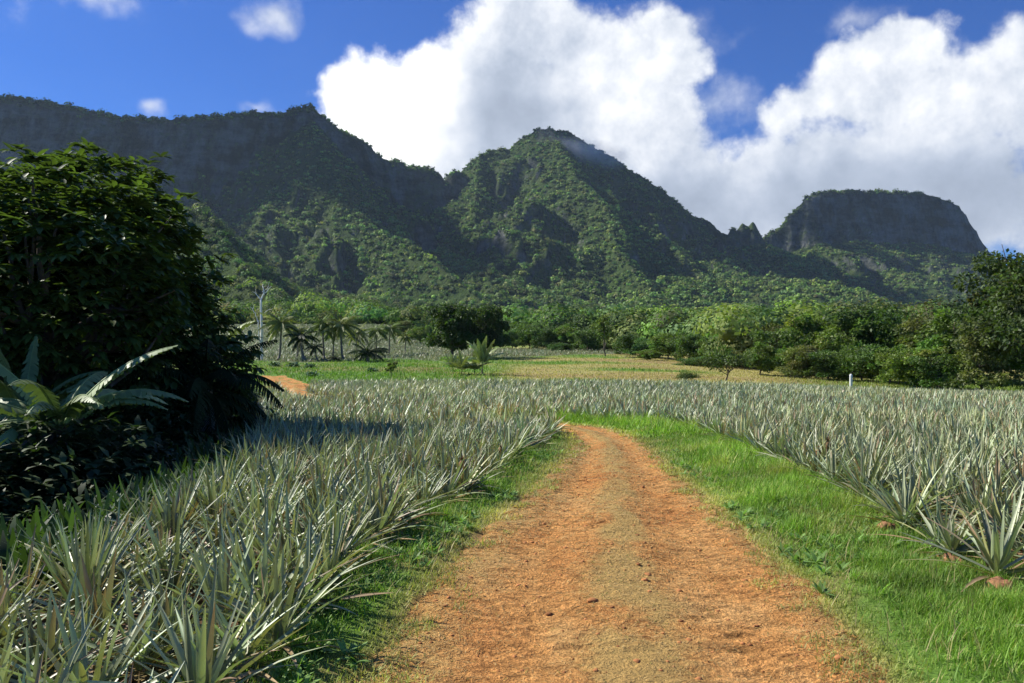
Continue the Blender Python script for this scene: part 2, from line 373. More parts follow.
def tents(x, y):
    """height of the mountain skeleton at (x, y) and which ridge it belongs to"""
    best = np.full(x.shape, -1e9); who = np.zeros(x.shape, np.int32)
    big = fbm(x / 130, y / 130, 40, 3) - .5
    rib = ridged(x / 95 + big * 1.6 + y / 400, y / 420 + big, 51, 4) - .55
    rib2 = fbm(x / 28, y / 28, 61, 3) - .5
    for i, (nm, g, amp, P) in enumerate(RIDGES):
        dd = np.full(x.shape, 1e9); zz = np.zeros(x.shape)
        bz = np.full(x.shape, -1e9)
        k = .6 if nm in 'L' else 1.
        for a, b in zip(P[:-1], P[1:]):
            ex, ey = b[0] - a[0], b[1] - a[1]; l2 = ex * ex + ey * ey
            t = np.clip(((x - a[0]) * ex + (y - a[1]) * ey) / l2, 0, 1)
            d = np.hypot(x - a[0] - ex * t, y - a[1] - ey * t)
            dn = d + amp * (1.5 * rib + 1.3 * big + .4 * rib2) * sm(0, 80, d) * np.minimum(d, 230); dn = np.maximum(dn, .7 * d)
            z = a[2] + (b[2] - a[2]) * t - np.interp(dn, g[0], g[1]) - .45 * np.maximum(dn - g[0][-1], 0)
            bz = np.maximum(bz, z)
        m = bz > best
        best = np.where(m, bz, best); who = np.where(m, 'LCRKH'.index(nm), who)
    # soft saddles and small crags
    best = best + (fbm(x / 11, y / 11, 71, 3) - .5) * 5.0 + (ridged(x / 34, y / 60, 73, 3) - .6) * 9 * sm(1250, 1500, y) * sm(20, 140, best)
    return best, who
cs_ = np.arange(-300, 1330, 1.5)
ys_ = np.concatenate([np.arange(430, 1000, 9.), np.arange(1000, 1300, 7.), np.arange(1300, 2160, 3.2), np.arange(2160, 2900, 16.)])
Y, Cc = np.meshgrid(ys_, cs_, indexing='ij'); X = (Cc - CX) * Y / FPX
Z, WHO = tents(X, Y)
GZ = zg(X, Y)
up = Z > GZ - 2
Z = np.where(up, Z, GZ - 3)
ny, nx = Z.shape
idx = np.arange(ny * nx).reshape(ny, nx)
Qall = np.stack([idx[:-1, :-1], idx[:-1, 1:], idx[1:, 1:], idx[1:, :-1]], -1).reshape(-1, 4)
fu = up.ravel()[Qall].any(1); fw = WHO.ravel()[Qall[:, 0]]
VM = np.stack([X, Y, Z], -1).reshape(-1, 3)
m, nt = newmat('volcanic_rock_and_scrub'); M_mount = m
gm = nd(nt, 'ShaderNodeNewGeometry'); pos = gm.outputs['Position']
sn = nd(nt, 'ShaderNodeSeparateXYZ'); nt.links.new(gm.outputs['True Normal'], sn.inputs[0])
mp = nd(nt, 'ShaderNodeMapping'); mp.inputs['Scale'].default_value = (1, 1, .22); nt.links.new(pos, mp.inputs[0])
mp2 = nd(nt, 'ShaderNodeMapping'); mp2.inputs['Scale'].default_value = (.5, .5, 1.6); nt.links.new(pos, mp2.inputs[0])
st = mth(nt, 'ADD', mth(nt, 'MULTIPLY', noise(nt, mp.outputs[0], .035, 6, .66), .55), mth(nt, 'MULTIPLY', noise(nt, mp2.outputs[0], .03, 7, .7), .45))
f1 = noise(nt, pos, .02, 6, .6); f2 = noise(nt, pos, .13, 4, .65)
rock = mixc(nt, mth(nt, 'MULTIPLY_ADD', st, 4.5, -2.0, clamp=True), (.018, .030, .016), (.25, .245, .23))
veg = mixc(nt, f2, (.014, .034, .010), (.085, .13, .035))
veg = mixc(nt, sstep.__call__(f1, .4, .7) if False else mth(nt, 'MULTIPLY_ADD', f1, 2.5, -.9, clamp=True), veg, mixc(nt, f2, (.03, .05, .015), (.10, .12, .045)))
slope = mth(nt, 'ADD', sn.outputs[2], mth(nt, 'MULTIPLY_ADD', mth(nt, 'ADD', st, f2), .55, -.55))
rk = nd(nt, 'ShaderNodeMapRange', interpolation_type='SMOOTHSTEP'); nt.links.new(slope, rk.inputs[0])
rk.inputs[1].default_value = .30; rk.inputs[2].default_value = .52; rk.inputs[3].default_value = 1; rk.inputs[4].default_value = 0
c = mixc(nt, rk.outputs[0], veg, rock)
p = nd(nt, 'ShaderNodeBsdfPrincipled'); nt.links.new(c, p.inputs['Base Color']); p.inputs['Roughness'].default_value = 1; p.inputs['Specular IOR Level'].default_value = .05
b = nd(nt, 'ShaderNodeBump'); b.inputs['Strength'].default_value = 1; b.inputs['Distance'].default_value = 9
nt.links.new(mth(nt, 'ADD', noise(nt, pos, .07, 5, .7), mth(nt, 'MULTIPLY', st, .8)), b.inputs['Height']); nt.links.new(b.outputs[0], p.inputs['Normal'])
o = nd(nt, 'ShaderNodeOutputMaterial'); nt.links.new(p.outputs[0], o.inputs[0])
for k, (nm, lab) in enumerate([('mountain_ridge', 'long dark basalt ridge with a notched crest and shaded cliffs'), ('mountain_peak', 'pointed green peak with a steep shaded flank and rock tooth'),
                               ('table_mountain', 'flat-topped mountain with dark cliffs above green slopes'), ('hill', 'sunlit forested knob standing before the dark ridge'), ('foothill', 'low forested rise at the foot of the ridge')]):
    q = Qall[fu & (fw == k)]
    if not len(q): continue
    u, inv = np.unique(q, return_inverse=True)
    o = link(nm, MB().add(VM[u], inv.reshape(-1, 4)).mesh(nm, M_mount)); tag(o, lab, 'mountain' if k < 3 else 'hill', kind='structure')
def land(x, y):
    t, _ = tents(x, y); return np.maximum(t, zg(x, y))

# ------------------------------------------------------------------ track, verges, fields
EL = np.array([unproj(*p) for p in [(240, 690), (282, 650), (338, 590), (372, 552), (425, 518), (470, 495), (512, 465), (545, 441), (558, 432)]])
ER = np.array([unproj(*p) for p in [(1090, 650), (1024, 592), (960, 560), (900, 527), (860, 503), (830, 487), (780, 463), (740, 446), (700, 433)]])
def edgeL(y): return np.interp(y, EL[:, 1], EL[:, 0])
def edgeR(y): return np.interp(y, ER[:, 1], ER[:, 0])
PL = [(-1.0, -4), (-.9, 1)] + [unproj(*p) for p in [(352, 700), (378, 650), (414, 600), (449, 560), (483, 530), (520, 500), (553, 470), (573, 447), (568, 434), (548, 427)]] + [(-2.6, 25.5), (-8, 33), (-12.6, 44), (-16.6, 57), (-24, 72)]
PR = [(1.4, -4), (1.5, 1)] + [unproj(*p) for p in [(905, 700), (862, 650), (829, 610), (785, 570), (742, 530), (697, 490), (662, 458), (638, 438), (605, 427), (560, 422.3)]] + [(-2.2, 26.9), (-7.1, 34), (-11.6, 45), (-14.4, 57.5), (-20.5, 72)]
def resample(P, n):
    P = np.array(P, float); s = np.r_[0, np.cumsum(np.hypot(*np.diff(P, axis=0).T))]; t = np.linspace(0, s[-1], n)
    Q = np.stack([np.interp(t, s, P[:, 0]), np.interp(t, s, P[:, 1])], 1)
    return Q
NP = 900
def pair():
    # pair the two borders knot by knot, then refine
    a, b = np.array(PL), np.array(PR); mid = (a + b) / 2
    s = np.r_[0, np.cumsum(np.hypot(*np.diff(mid, axis=0).T))]; t = np.linspace(0, s[-1], NP)
    f = lambda v: np.convolve(np.pad(np.interp(t, s, v), 12, mode='reflect', reflect_type='odd'), np.ones(25) / 25, 'valid')
    return np.stack([f(a[:, 0]), f(a[:, 1])], 1), np.stack([f(b[:, 0]), f(b[:, 1])], 1), t
LB, RB, ST = pair(); MIDP = (LB + RB) / 2; HW = np.hypot(*(RB - LB).T) / 2
def pathdist(x, y):
    """signed distance to the border of the track (negative on it)"""
    x = np.atleast_1d(x).ravel().astype(float); y = np.atleast_1d(y).ravel().astype(float)
    fx = np.clip((x - SX0) / SD, 0, SDF.shape[1] - 1.001); fy = np.clip((y - SY0) / SD, 0, SDF.shape[0] - 1.001)
    i = fx.astype(int); j = fy.astype(int); u = fx - i; v = fy - j
    r_ = (SDF[j, i] * (1 - u) + SDF[j, i + 1] * u) * (1 - v) + (SDF[j + 1, i] * (1 - u) + SDF[j + 1, i + 1] * u) * v
    ox = np.maximum(np.maximum(SX0 - x, x - 9.9), 0) + np.maximum(y - 71.9, 0)
    return r_ + ox
SX0, SY0, SD = -30., -4., .1
def _sdf():
    gx_, gy_ = np.meshgrid(np.arange(SX0, 10, SD), np.arange(SY0, 72, SD)); x = gx_.ravel(); y = gy_.ravel()
    B = np.concatenate([LB[::3], RB[::3][::-1]]); C_ = np.roll(B, -1, 0); o_ = np.empty(len(x)); ins = np.zeros(len(x), bool)
    Bd = np.concatenate([LB[::3], RB[::3]])
    for i in range(0, len(x), 30000):
        a, b = x[i:i + 30000, None], y[i:i + 30000, None]
        o_[i:i + 30000] = np.sqrt(((a - Bd[:, 0]) ** 2 + (b - Bd[:, 1]) ** 2).min(1))
        cr = ((B[:, 1] > b) != (C_[:, 1] > b)) & (a < (C_[:, 0] - B[:, 0]) * (b - B[:, 1]) / (C_[:, 1] - B[:, 1] + 1e-12) + B[:, 0])
        ins[i:i + 30000] = cr.sum(1) % 2 == 1
    return np.where(ins, -o_, o_).reshape(gx_.shape)
SDF = _sdf()
def midx(y): 
    s = MIDP[:, 1] < 21; return np.interp(y, MIDP[s, 1], MIDP[s, 0])
def yfar(x): return 57 + 1.5 * np.sin(x * .11) + np.where(x > 5, -.06 * (x - 5), 0) + 2.5 * (fbm(x / 7, x * 0, 9, 2) - .5)
def infield(x, y):
    pd = pathdist(x, y).reshape(np.shape(x))
    left = (y < 19.8) & (x < midx(y))
    a = left & (x < edgeL(y) - .0) & (x > -xleft(y))
    right = (y < 22) & (x > edgeR(y) - .05)
    far = (~left) & ((y >= 22) | (x < edgeR(y) - 0)) & (y > 19.8) & (pd > np.where(y > 25, .15, 1.0)) & (x > -xleft(y) - 0)
    far &= ~((y < 22) & (x > midx(y)) & (x < edgeR(y)))
    return (a | right | (far & ~((y < 22) & (x > 1.5)))) & (y < yfar(x))

# ground: one sheet, fine near the camera, out past the mountains
gy = np.concatenate([np.arange(-40, 0, 2.), np.arange(0, 26, .12), np.arange(26, 62, .4), np.arange(62, 180, 1.5), np.geomspace(180, 2950, 100)])
gx = np.concatenate([-np.geomspace(2650, 12, 60), np.arange(-11.5, -6, .5), np.arange(-6, 7, .12), np.arange(7, 14, .35), np.geomspace(14.4, 2650, 60)])
GYY, GXX = np.meshgrid(gy, gx, indexing='ij'); GZZ = zg(GXX, GYY)
pd = pathdist(GXX, GYY).reshape(GXX.shape)
fld = infield(GXX, GYY)
nz = fbm(GXX / 3.1, GYY / 3.1, 11, 4); nz2 = fbm(GXX / 14, GYY / 9, 12, 3); nz3 = fbm(GXX / .5, GYY / .5, 13, 3)
def L3(*c): return np.array(c, float)
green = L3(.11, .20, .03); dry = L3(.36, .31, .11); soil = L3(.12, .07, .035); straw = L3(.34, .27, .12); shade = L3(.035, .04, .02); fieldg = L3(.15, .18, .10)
def mx(a, b, t): return a + (b - a) * np.clip(t, 0, 1)[..., None]
Cg = np.broadcast_to(green, GXX.shape + (3,)).copy()
Cg = mx(Cg, L3(.20, .16, .06), sm(.5, .72, nz3) * .8)
Cg = mx(Cg, L3(.44, .29, .11), sm(.22, .0, pd) * .8 * sm(.1, .6, nz3 + .15))
Cg = mx(Cg, L3(.42, .21, .08), sm(.10, -.05, pd))
Cg = mx(Cg, mx(np.broadcast_to(soil, Cg.shape), straw * .8, sm(.55, .75, nz3)), fld.astype(float) * (1 - sm(30, 60, GYY) * .3))
far = sm(56, 60, GYY) * (~fld)
tdry = sm(-.05, .04, GXX / np.maximum(GYY, 1)) * sm(.36, .62, nz2 + .12 + .12 * sm(.1, .3, GXX / np.maximum(GYY, 1)))
Cg = mx(Cg, mx(np.broadcast_to(L3(.13, .235, .035), Cg.shape), dry, tdry * .95 + .45 * sm(.5, .8, nz)), far)
Cg = mx(Cg, L3(.16, .25, .05), far * sm(.30, .42, GXX / np.maximum(GYY, 1)) * sm(85, 70, GYY))
Cg = mx(Cg, soil * 2.2, far * sm(.56, .66, nz2) * .55)
# grey-green second plantation
def infield2(x, y):
    u = x / np.maximum(y, 1)
    a = (u < -.09) & (y > 104 + 6 * np.sin(u * 30)) & (y < 262) & (u > -.75)
    b = (u >= -.09) & (u < .16) & (y > 118 + 40 * np.clip(u, 0, 1) * 3) & (y < 166)
    return a | b
Cg = mx(Cg, fieldg, infield2(GXX, GYY).astype(float) * .9)
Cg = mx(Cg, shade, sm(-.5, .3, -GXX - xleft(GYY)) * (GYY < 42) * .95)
Cg = mx(Cg, L3(.04, .07, .018), sm(262, 290, GYY))
g_i = np.arange(GXX.size).reshape(GXX.shape)
Qg = np.stack([g_i[:-1, :-1], g_i[:-1, 1:], g_i[1:, 1:], g_i[1:, :-1]], -1).reshape(-1, 4)
Zs = GZZ - .10 * sm(.3, -.3, pd)      # bed of the track is cut a little below the turf
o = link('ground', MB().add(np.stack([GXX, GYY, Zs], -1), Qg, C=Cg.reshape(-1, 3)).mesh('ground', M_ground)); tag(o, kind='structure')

# track: rutted dirt sheet with grassy crown and ragged borders
m, nt = newmat('red_dirt_track'); M_path = m
co = nd(nt, 'ShaderNodeTexCoord').outputs['Object']
ed = nd(nt, 'ShaderNodeAttribute', attribute_name='col'); es = nd(nt, 'ShaderNodeSeparateColor'); nt.links.new(ed.outputs['Color'], es.inputs[0])
mp = nd(nt, 'ShaderNodeMapping'); mp.inputs['Scale'].default_value = (1, .55, 1); nt.links.new(co, mp.inputs[0])
mq = nd(nt, 'ShaderNodeMapping'); mq.inputs['Scale'].default_value = (.55, 1.25, 1); nt.links.new(co, mq.inputs[0])
a1 = noise(nt, mp.outputs[0], 1.1, 6, .65); a2 = noise(nt, mq.outputs[0], 11, 7, .75); a3 = noise(nt, co, 70, 4, .7)
dirt = ramp(nt, a1, [(.3, (.55, .23, .07)), (.5, (.66, .32, .10)), (.7, (.75, .43, .16))])
vo = nd(nt, 'ShaderNodeTexVoronoi', feature='F1'); wq = nd(nt, 'ShaderNodeVectorMath', operation='MULTIPLY_ADD'); nt.links.new(noise(nt, co, 14, 3, .6, True), wq.inputs[0]); wq.inputs[1].default_value = (.25, .25, .25); nt.links.new(mq.outputs[0], wq.inputs[2]); nt.links.new(wq.outputs[0], vo.inputs['Vector']); vo.inputs['Scale'].default_value = 13
fl = mth(nt, 'ADD', a2, mth(nt, 'MULTIPLY_ADD', vo.outputs['Distance'], -.5, .22))
dirt = mixc(nt, 1., dirt, grey(nt, mth(nt, 'MULTIPLY_ADD', fl, 2.0, .05, clamp=False)), 'MULTIPLY')
dirt = mixc(nt, 1., dirt, grey(nt, mth(nt, 'MULTIPLY_ADD', a3, 2.2, -.1)), 'MULTIPLY')
stw = mixc(nt, a3, (.42, .27, .08), (.68, .49, .18))
sf = mth(nt, 'MULTIPLY_ADD', mth(nt, 'ADD', mth(nt, 'MULTIPLY', a2, .6), mth(nt, 'ADD', mth(nt, 'MULTIPLY', a1, .4), mth(nt, 'MULTIPLY_ADD', a3, .5, -.25))), 5, -2.45)
sf = mth(nt, 'ADD', sf, mth(nt, 'MULTIPLY_ADD', es.outputs[1], 2.2, -.55), clamp=True)
c = mixc(nt, mth(nt, 'MULTIPLY', sf, .8), dirt, stw)
p = nd(nt, 'ShaderNodeBsdfPrincipled'); nt.links.new(c, p.inputs['Base Color']); p.inputs['Roughness'].default_value = .95; p.inputs['Specular IOR Level'].default_value = .1
b = nd(nt, 'ShaderNodeBump'); b.inputs['Strength'].default_value = .8; b.inputs['Distance'].default_value = .10
nt.links.new(mth(nt, 'ADD', fl, mth(nt, 'MULTIPLY', a3, .45)), b.inputs['Height']); nt.links.new(b.outputs[0], p.inputs['Normal'])
o = nd(nt, 'ShaderNodeOutputMaterial'); nt.links.new(p.outputs[0], o.inputs[0])
NW = 90
def trackgrid(i0, i1, nlen):
    s = np.linspace(i0, i1, nlen); k = np.arange(NP)
    l = np.stack([np.interp(s, k, LB[:, 0]), np.interp(s, k, LB[:, 1])], 1); r = np.stack([np.interp(s, k, RB[:, 0]), np.interp(s, k, RB[:, 1])], 1)
    t = np.linspace(-.09, 1.09, NW)
    P = l[:, None] * (1 - t)[None, :, None] + r[:, None] * t[None, :, None]
    return P, t
def trackz(x, y, t):
    h = -.045 * np.exp(-((t - .26) / .13) ** 2) - .045 * np.exp(-((t - .76) / .13) ** 2) + .012 * np.exp(-((t - .5) / .1) ** 2)
    h = h + (fbm(x / .40, y / .20, 21, 5, .65) - .5) * .065 + (ridged(x / .13, y / .09, 27, 3) - .6) * .018
    e = np.minimum(t + .09, 1.09 - t) / .12
    return zg(x, y) - .012 + h - .07 * (1 - np.clip(e + (fbm(x / .3, y / .3, 23, 3) - .5) * 1.3, 0, 1))
iq = int(np.searchsorted(MIDP[:, 1] , 12)); nA = 520
mbp = MB()
s_all = np.concatenate([np.linspace(0, iq, nA), np.linspace(iq, NP - 1, 500)[1:]])
k = np.arange(NP)
l = np.stack([np.interp(s_all, k, LB[:, 0]), np.interp(s_all, k, LB[:, 1])], 1); r_ = np.stack([np.interp(s_all, k, RB[:, 0]), np.interp(s_all, k, RB[:, 1])], 1)
tt = np.linspace(-.09, 1.09, NW); PP = l[:, None] * (1 - tt)[None, :, None] + r_[:, None] * tt[None, :, None]
TT = np.broadcast_to(tt, PP.shape[:2]); ZZ = trackz(PP[..., 0], PP[..., 1], TT)
centre = np.exp(-((TT - .53) / .12) ** 2) * (.42 + 1.0 * sm(.4, .65, fbm(PP[..., 0] / .5, PP[..., 1] / 1.2, 29, 4)))
edge = sm(.34, .0, TT) * .5 + sm(.88, 1., TT) * .5
g2 = np.clip(centre * .75 + edge, 0, 1)
ii = np.arange(TT.size).reshape(TT.shape)
Qp = np.stack([ii[:-1, :-1], ii[:-1, 1:], ii[1:, 1:], ii[1:, :-1]], -1).reshape(-1, 4)
o = link('dirt_path', MB().add(np.concatenate([PP, ZZ[..., None]], -1), Qp, C=np.stack([TT, g2, g2 * 0], -1).reshape(-1, 3)).mesh('dirt_path', M_path)); tag(o, kind='structure')

# ---- pineapple plants
def pineapple(seed, n=34, segs=5, cross=3, L=.58, dryness=.08, W=.038, spread=1., up_only=False, base=None):
    r = np.random.default_rng(seed)
    i = np.arange(n); az = i * 2.39996 + r.normal(0, .25, n); f = i / n
    el = np.radians(16 + 60 * f ** .9 + r.normal(0, 13, n)) / max(spread, .5) ** .2
    el = np.clip(el, .12, 1.5)
    L = L * .72; W = W * .84
    Ls = L * (.62 + .5 * np.sin(np.pi * np.clip(f * .8 + .18, 0, 1))) * r.uniform(.8, 1.18, n) * (1 - .3 * (f > .93))
    P = np.stack([.035 * np.cos(az), .035 * np.sin(az), .03 + .12 * f], -1)
    D = dirs(az, el)
    col = np.array([.255, .30, .17]) * r.uniform(.38, 1.55, (n, 1)) * (1 + r.normal(0, .05, (n, 3)))
    yel = r.random(n) < .10; col[yel] = L3(.33, .33, .13) * r.uniform(.8, 1.1, (yel.sum(), 1))
    dr = (f < .16) & (r.random(n) < .5 + dryness * 3) | (r.random(n) < dryness * .35); col[dr] = L3(.30, .20, .10)
    tip = col * 1.15 + L3(.07, .06, .03); red = r.random(n) < .08; tip[red] = L3(.33, .2, .12)
    return blades(P, D, Ls, W * r.uniform(.8, 1.2, n), droop=r.uniform(.10, 1.0, n) * (1.15 - f) * 1.1, segs=segs, cross=cross, fold=.28, col=col, tip=tip,
                  prof=lambda t: (1 - t ** 2.2) * .95 + .05, twist=r.normal(0, .25, n))
def fruit_mesh(seed):
    V, T = ico(2); V = V * (.038, .038, .055); V = V * (1 + .07 * np.sin(V[:, 2:3] * 190) * np.cos(np.arctan2(V[:, 1:2], V[:, 0:1]) * 8)); V[:, 2] += .34
    mb = MB().add(V, T=T)
    n = 18; az = np.arange(n) * 2.4; mb.add(*_vqc(blades(np.tile([0, 0, .38], (n, 1)), dirs(az, np.linspace(.5, 1.4, n)), .08, .016, .2, 2)))
    st, q, t = tube([(0, 0, .1), (0, 0, .31)], .014, 6); mb.add(st, q, t)
    return mb.mesh('fruit', M_fruit)
def _vqc(r): return r[0], r[1], None, r[2]
KINDS = [dict(L=.60), dict(L=.66, n=30), dict(L=.54, n=38), dict(L=.62, n=32, spread=1.9), dict(L=.58, dryness=.35), dict(L=.48, n=28, dryness=.25), dict(L=.70, n=30), dict(L=.58, n=30)]
ADJ = ['dense grey-green', 'tall grey-green', 'stocky silvery', 'wide spreading', 'brown-tipped', 'small ragged', 'tall upright', 'red-fruited']
protos = []
for i, kd in enumerate(KINDS):
    v, q, c = pineapple(100 + i, **kd)
    me = MB().add(v, q, C=c).mesh('pineapple_plant', M_pine)
    protos.append(me)
FR = fruit_mesh(1)
cand = []
for side in (0, 1):
    for row in range(60):
        y0 = 2.7 if side == 0 else 3.6
        y1 = 19.6 if side == 0 else 21.8
        j = 0; y = y0 + (row % 2) * .2
        while y < y1:
            jx, jy = rng.normal(0, .08), rng.normal(0, .08)
            x = edgeL(y) - .08 - .41 * row + jx if side == 0 else edgeR(y) + .06 + .41 * row + jx
            yy = y + jy
            ok = x > -xleft(yy) + .1 if side == 0 else x < 30
            if ok and infield(np.array([x]), np.array([yy]))[0]: cand.append((x, yy, side, row))
            y += .335 + rng.uniform(-.03, .03)
cand = np.array(cand)
px = CX + cand[:, 0] / cand[:, 1] * FPX; top = CY + (EYE - .75 - zg(cand[:, 0], cand[:, 1])) / cand[:, 1] * FPX
inv = (px > -60) & (px < 1084) & (top < 700)
dist = np.hypot(cand[:, 0], cand[:, 1])
order = np.argsort(np.where(inv, dist, 1e6))
near = set(order[:300].tolist())
ORD = ['zeroth', 'first', 'second', 'third', 'fourth', 'fifth', 'sixth', 'seventh', 'eighth', 'ninth', 'tenth', 'eleventh', 'twelfth', 'thirteenth', 'fourteenth', 'fifteenth', 'sixteenth', 'seventeenth', 'eighteenth', 'nineteenth']
TENS = {2: 'twent', 3: 'thirt', 4: 'fort', 5: 'fift'}
def ordw(n):
    if n < 20: return ORD[n]
    t, u = divmod(n, 10)
    return TENS[t] + 'ieth' if u == 0 else TENS[t] + 'y-' + ORD[u]
cnt = {}
firsts = {}
for i in sorted(near, key=lambda i: (cand[i, 2], cand[i, 3], cand[i, 1])):
    x, y, side, row = cand[i]; key = (side, row); cnt[key] = cnt.get(key, 0) + 1
    kk = int(rng.choice(8, p=[.2, .14, .16, .13, .14, .06, .14, .03]))
    where = 'field by the dark trees' if side == 0 else 'field by the reddish stones'
    lab = f"{ADJ[kk]} pineapple plant, {ordw(int(row) + 1)} row from the grass verge, {ordw(cnt[key])} along, {'dark-tree field' if side == 0 else 'red-stone field'}"
    loc = (x, y, float(zg(x, y)) - .02); rz = rng.uniform(0, 6.28)
    if kk not in firsts:
        o = link('pineapple_plant', protos[kk], None, loc, rz)
        if kk == 7: link('fruit', FR, o)
        firsts[kk] = o
    else: o = dup(firsts[kk], loc, rz)
    s = rng.uniform(.88, 1.15); o.scale = (s, s, s * rng.uniform(.92, 1.08))
    tag(o, lab, 'pineapple plant', 'pineapple plants beside the track')
# the rest of the plantation
def place(Vp, Qp, Cp, xs, ys, r, mb, smin=.85, smax=1.15, dz=-.02, cm=None):
    n = len(xs); a = r.uniform(0, 6.28, n); s = r.uniform(smin, smax, n); z = zg(xs, ys) + dz
    ca, sa = np.cos(a)[:, None], np.sin(a)[:, None]
    V = np.stack([(Vp[:, 0] * ca - Vp[:, 1] * sa) * s[:, None] + xs[:, None], (Vp[:, 0] * sa + Vp[:, 1] * ca) * s[:, None] + ys[:, None], Vp[:, 2] * s[:, None] * r.uniform(.9, 1.12, n)[:, None] + z[:, None]], -1)
    Q = Qp[None] + (np.arange(n) * len(Vp))[:, None, None]
    t = r.uniform(.82, 1.2, (n, 1, 1)) * (1 + r.normal(0, .04, (n, 1, 3)))
    if cm is not None: t = t * cm[:, None, :]
    mb.add(V.reshape(-1, 3), Q.reshape(-1, 4), C=(Cp[None] * t).reshape(-1, 3))
mbf = MB()
rest = np.array([i for i in range(len(cand)) if i not in near])
rx, ry = cand[rest, 0], cand[rest, 1]
# wide grid for the far part and for the off-frame flank
fx, fy = np.meshgrid(np.arange(-19, 48, .42), np.arange(19.8, 60, .39)); fx = fx.ravel() + rng.normal(0, .1, fx.size); fy = fy.ravel() + rng.normal(0, .1, fy.size)
vis = (np.abs(fx) < fy * .72 + 3)
fx, fy = fx[vis], fy[vis]
keep = infield(fx, fy) & ((fy >= 22) | (fx < edgeR(fy) - .0) )
keep &= ~((fy < 22) & (fx > 1.))
# thin clumpy gaps
keep &= fbm(fx / 1.6, fy / 1.6, 88, 2) > .27
fx, fy = fx[keep], fy[keep]
def tone(x, y):
    a = fbm(x / 5, y / 5, 77, 3)[:, None]
    return .95 + .35 * a + (a - .5) * np.array([[.15, .05, -.2]])
rr = np.random.default_rng(5)
NV = 6
for lo, hi, seg, n_, cr, wv_ in ((0, 11, 3, 34, 3, .04), (11, 24, 2, 24, 3, .05)):
    s = (ry >= lo) & (ry < hi); gx_, gy_ = rx[s], ry[s]; grp = rr.integers(0, NV, len(gx_))
    for v in range(NV):
        V_, Q_, C_ = pineapple(300 + v + lo, n=n_, segs=seg, cross=cr, W=wv_, L=.60)
        k = grp == v; place(V_, Q_, C_, gx_[k], gy_[k], rr, mbf, cm=tone(gx_[k], gy_[k]))
for lo, hi, n_, wv_ in ((0, 34, 18, .06), (34, 70, 13, .08)):
    s = (fy >= lo) & (fy < hi); gx_, gy_ = fx[s], fy[s]; grp = rr.integers(0, NV, len(gx_))
    for v in range(NV):
        V_, Q_, C_ = pineapple(500 + v + lo, n=n_, segs=2, cross=2, W=wv_, L=.62)
        k = grp == v; place(V_, Q_, C_, gx_[k], gy_[k], rr, mbf, cm=tone(gx_[k], gy_[k]))
o = link('pineapple_field_plants', mbf.mesh('pineapple_field_plants', M_pine)); tag(o, 'dense mass of grey-green pineapple plants filling the plantation behind the front rows', 'pineapple plants', kind='stuff')
# far plantation on the slopes
mb2 = MB(); N2 = 42000
u = rr.uniform(-.5, .17, N2); y = np.sqrt(rr.uniform(100 ** 2, 262 ** 2, N2)); x = u * y
k = infield2(x, y); x, y = x[k], y[k]
for v in range(4):
    V_, Q_, C_ = pineapple(700 + v, n=7, segs=1, cross=2, W=.13, L=.62); C_ = C_ * .5 + fieldg * .55
    s = np.arange(len(x)) % 4 == v; place(V_, Q_, C_, x[s], y[s], rr, mb2, .8, 1.2, cm=tone(x[s], y[s]))
o = link('far_pineapple_rows', mb2.mesh('far_pineapple_rows', M_pine)); tag(o, 'grey-green pineapple planting on the far slope before the forest', 'pineapple plants', kind='stuff')

# ---- grass on the verges
def grass_zone(n, ylo, yhi, hgt, wd, dens_near=True):
    y = rr.uniform(ylo, yhi, n); x = rr.uniform(-2.4, 4.9, n)
    pd = pathdist(x, y)
    left = x < midx(y)
    ok = np.where(left, (x > edgeL(y) - .35), (x < edgeR(y) + .4))
    pch = fbm(x / .28, y / .28, 91, 3)
    prob = sm(-.22, .08, pd + (pch - .5) * .7)
    prob = np.maximum(prob * (.35 + .65 * sm(.25, .9, pd + (pch - .5))), .0)
    ok &= rr.random(n) < prob
    return x[ok], y[ok], pd[ok], pch[ok]
mbg = MB()
for n, lo, hi, h, wd, seg in ((420000, 3.0, 6.5, .066, .0055, 3), (330000, 6.5, 11, .075, .009, 2), (200000, 11, 17, .085, .015, 2), (130000, 17, 26, .12, .025, 2)):
    x, y, pdv, pch = grass_zone(n, lo, hi, h, wd)
    k = len(x); pt = fbm(x / .9, y / .9, 93, 3)
    lush = sm(.15, .7, pdv) * (.55 + .9 * sm(.4, .65, pt))
    hh = h * (.55 + 1.0 * lush + .8 * sm(.55, .75, pch) * lush) * rr.uniform(.5, 1.4, k)
    az = rr.uniform(0, 6.28, k); el = rr.uniform(.55, 1.45, k)
    drymix = np.clip(sm(.40, .0, pdv) * .65 + (rr.random(k) < .12) * .6 + sm(.55, .75, fbm(x / .6, y / .6, 97, 2)) * .35, 0, 1)[:, None]
    col = (L3(.19, .32, .045) * (1 - drymix) + L3(.42, .37, .13) * drymix) * rr.uniform(.65, 1.3, (k, 1)) * (1 + .9 * (pt - .5))[:, None]
    mbg.add(*_vqc(blades(np.stack([x, y, zg(x, y) - .012], -1), dirs(az, el), hh, wd * rr.uniform(.7, 1.3, k), droop=rr.uniform(.1, 1.3, k), segs=seg, col=col, tip=col * 1.25, prof=lambda t: 1 - t ** 1.6)))
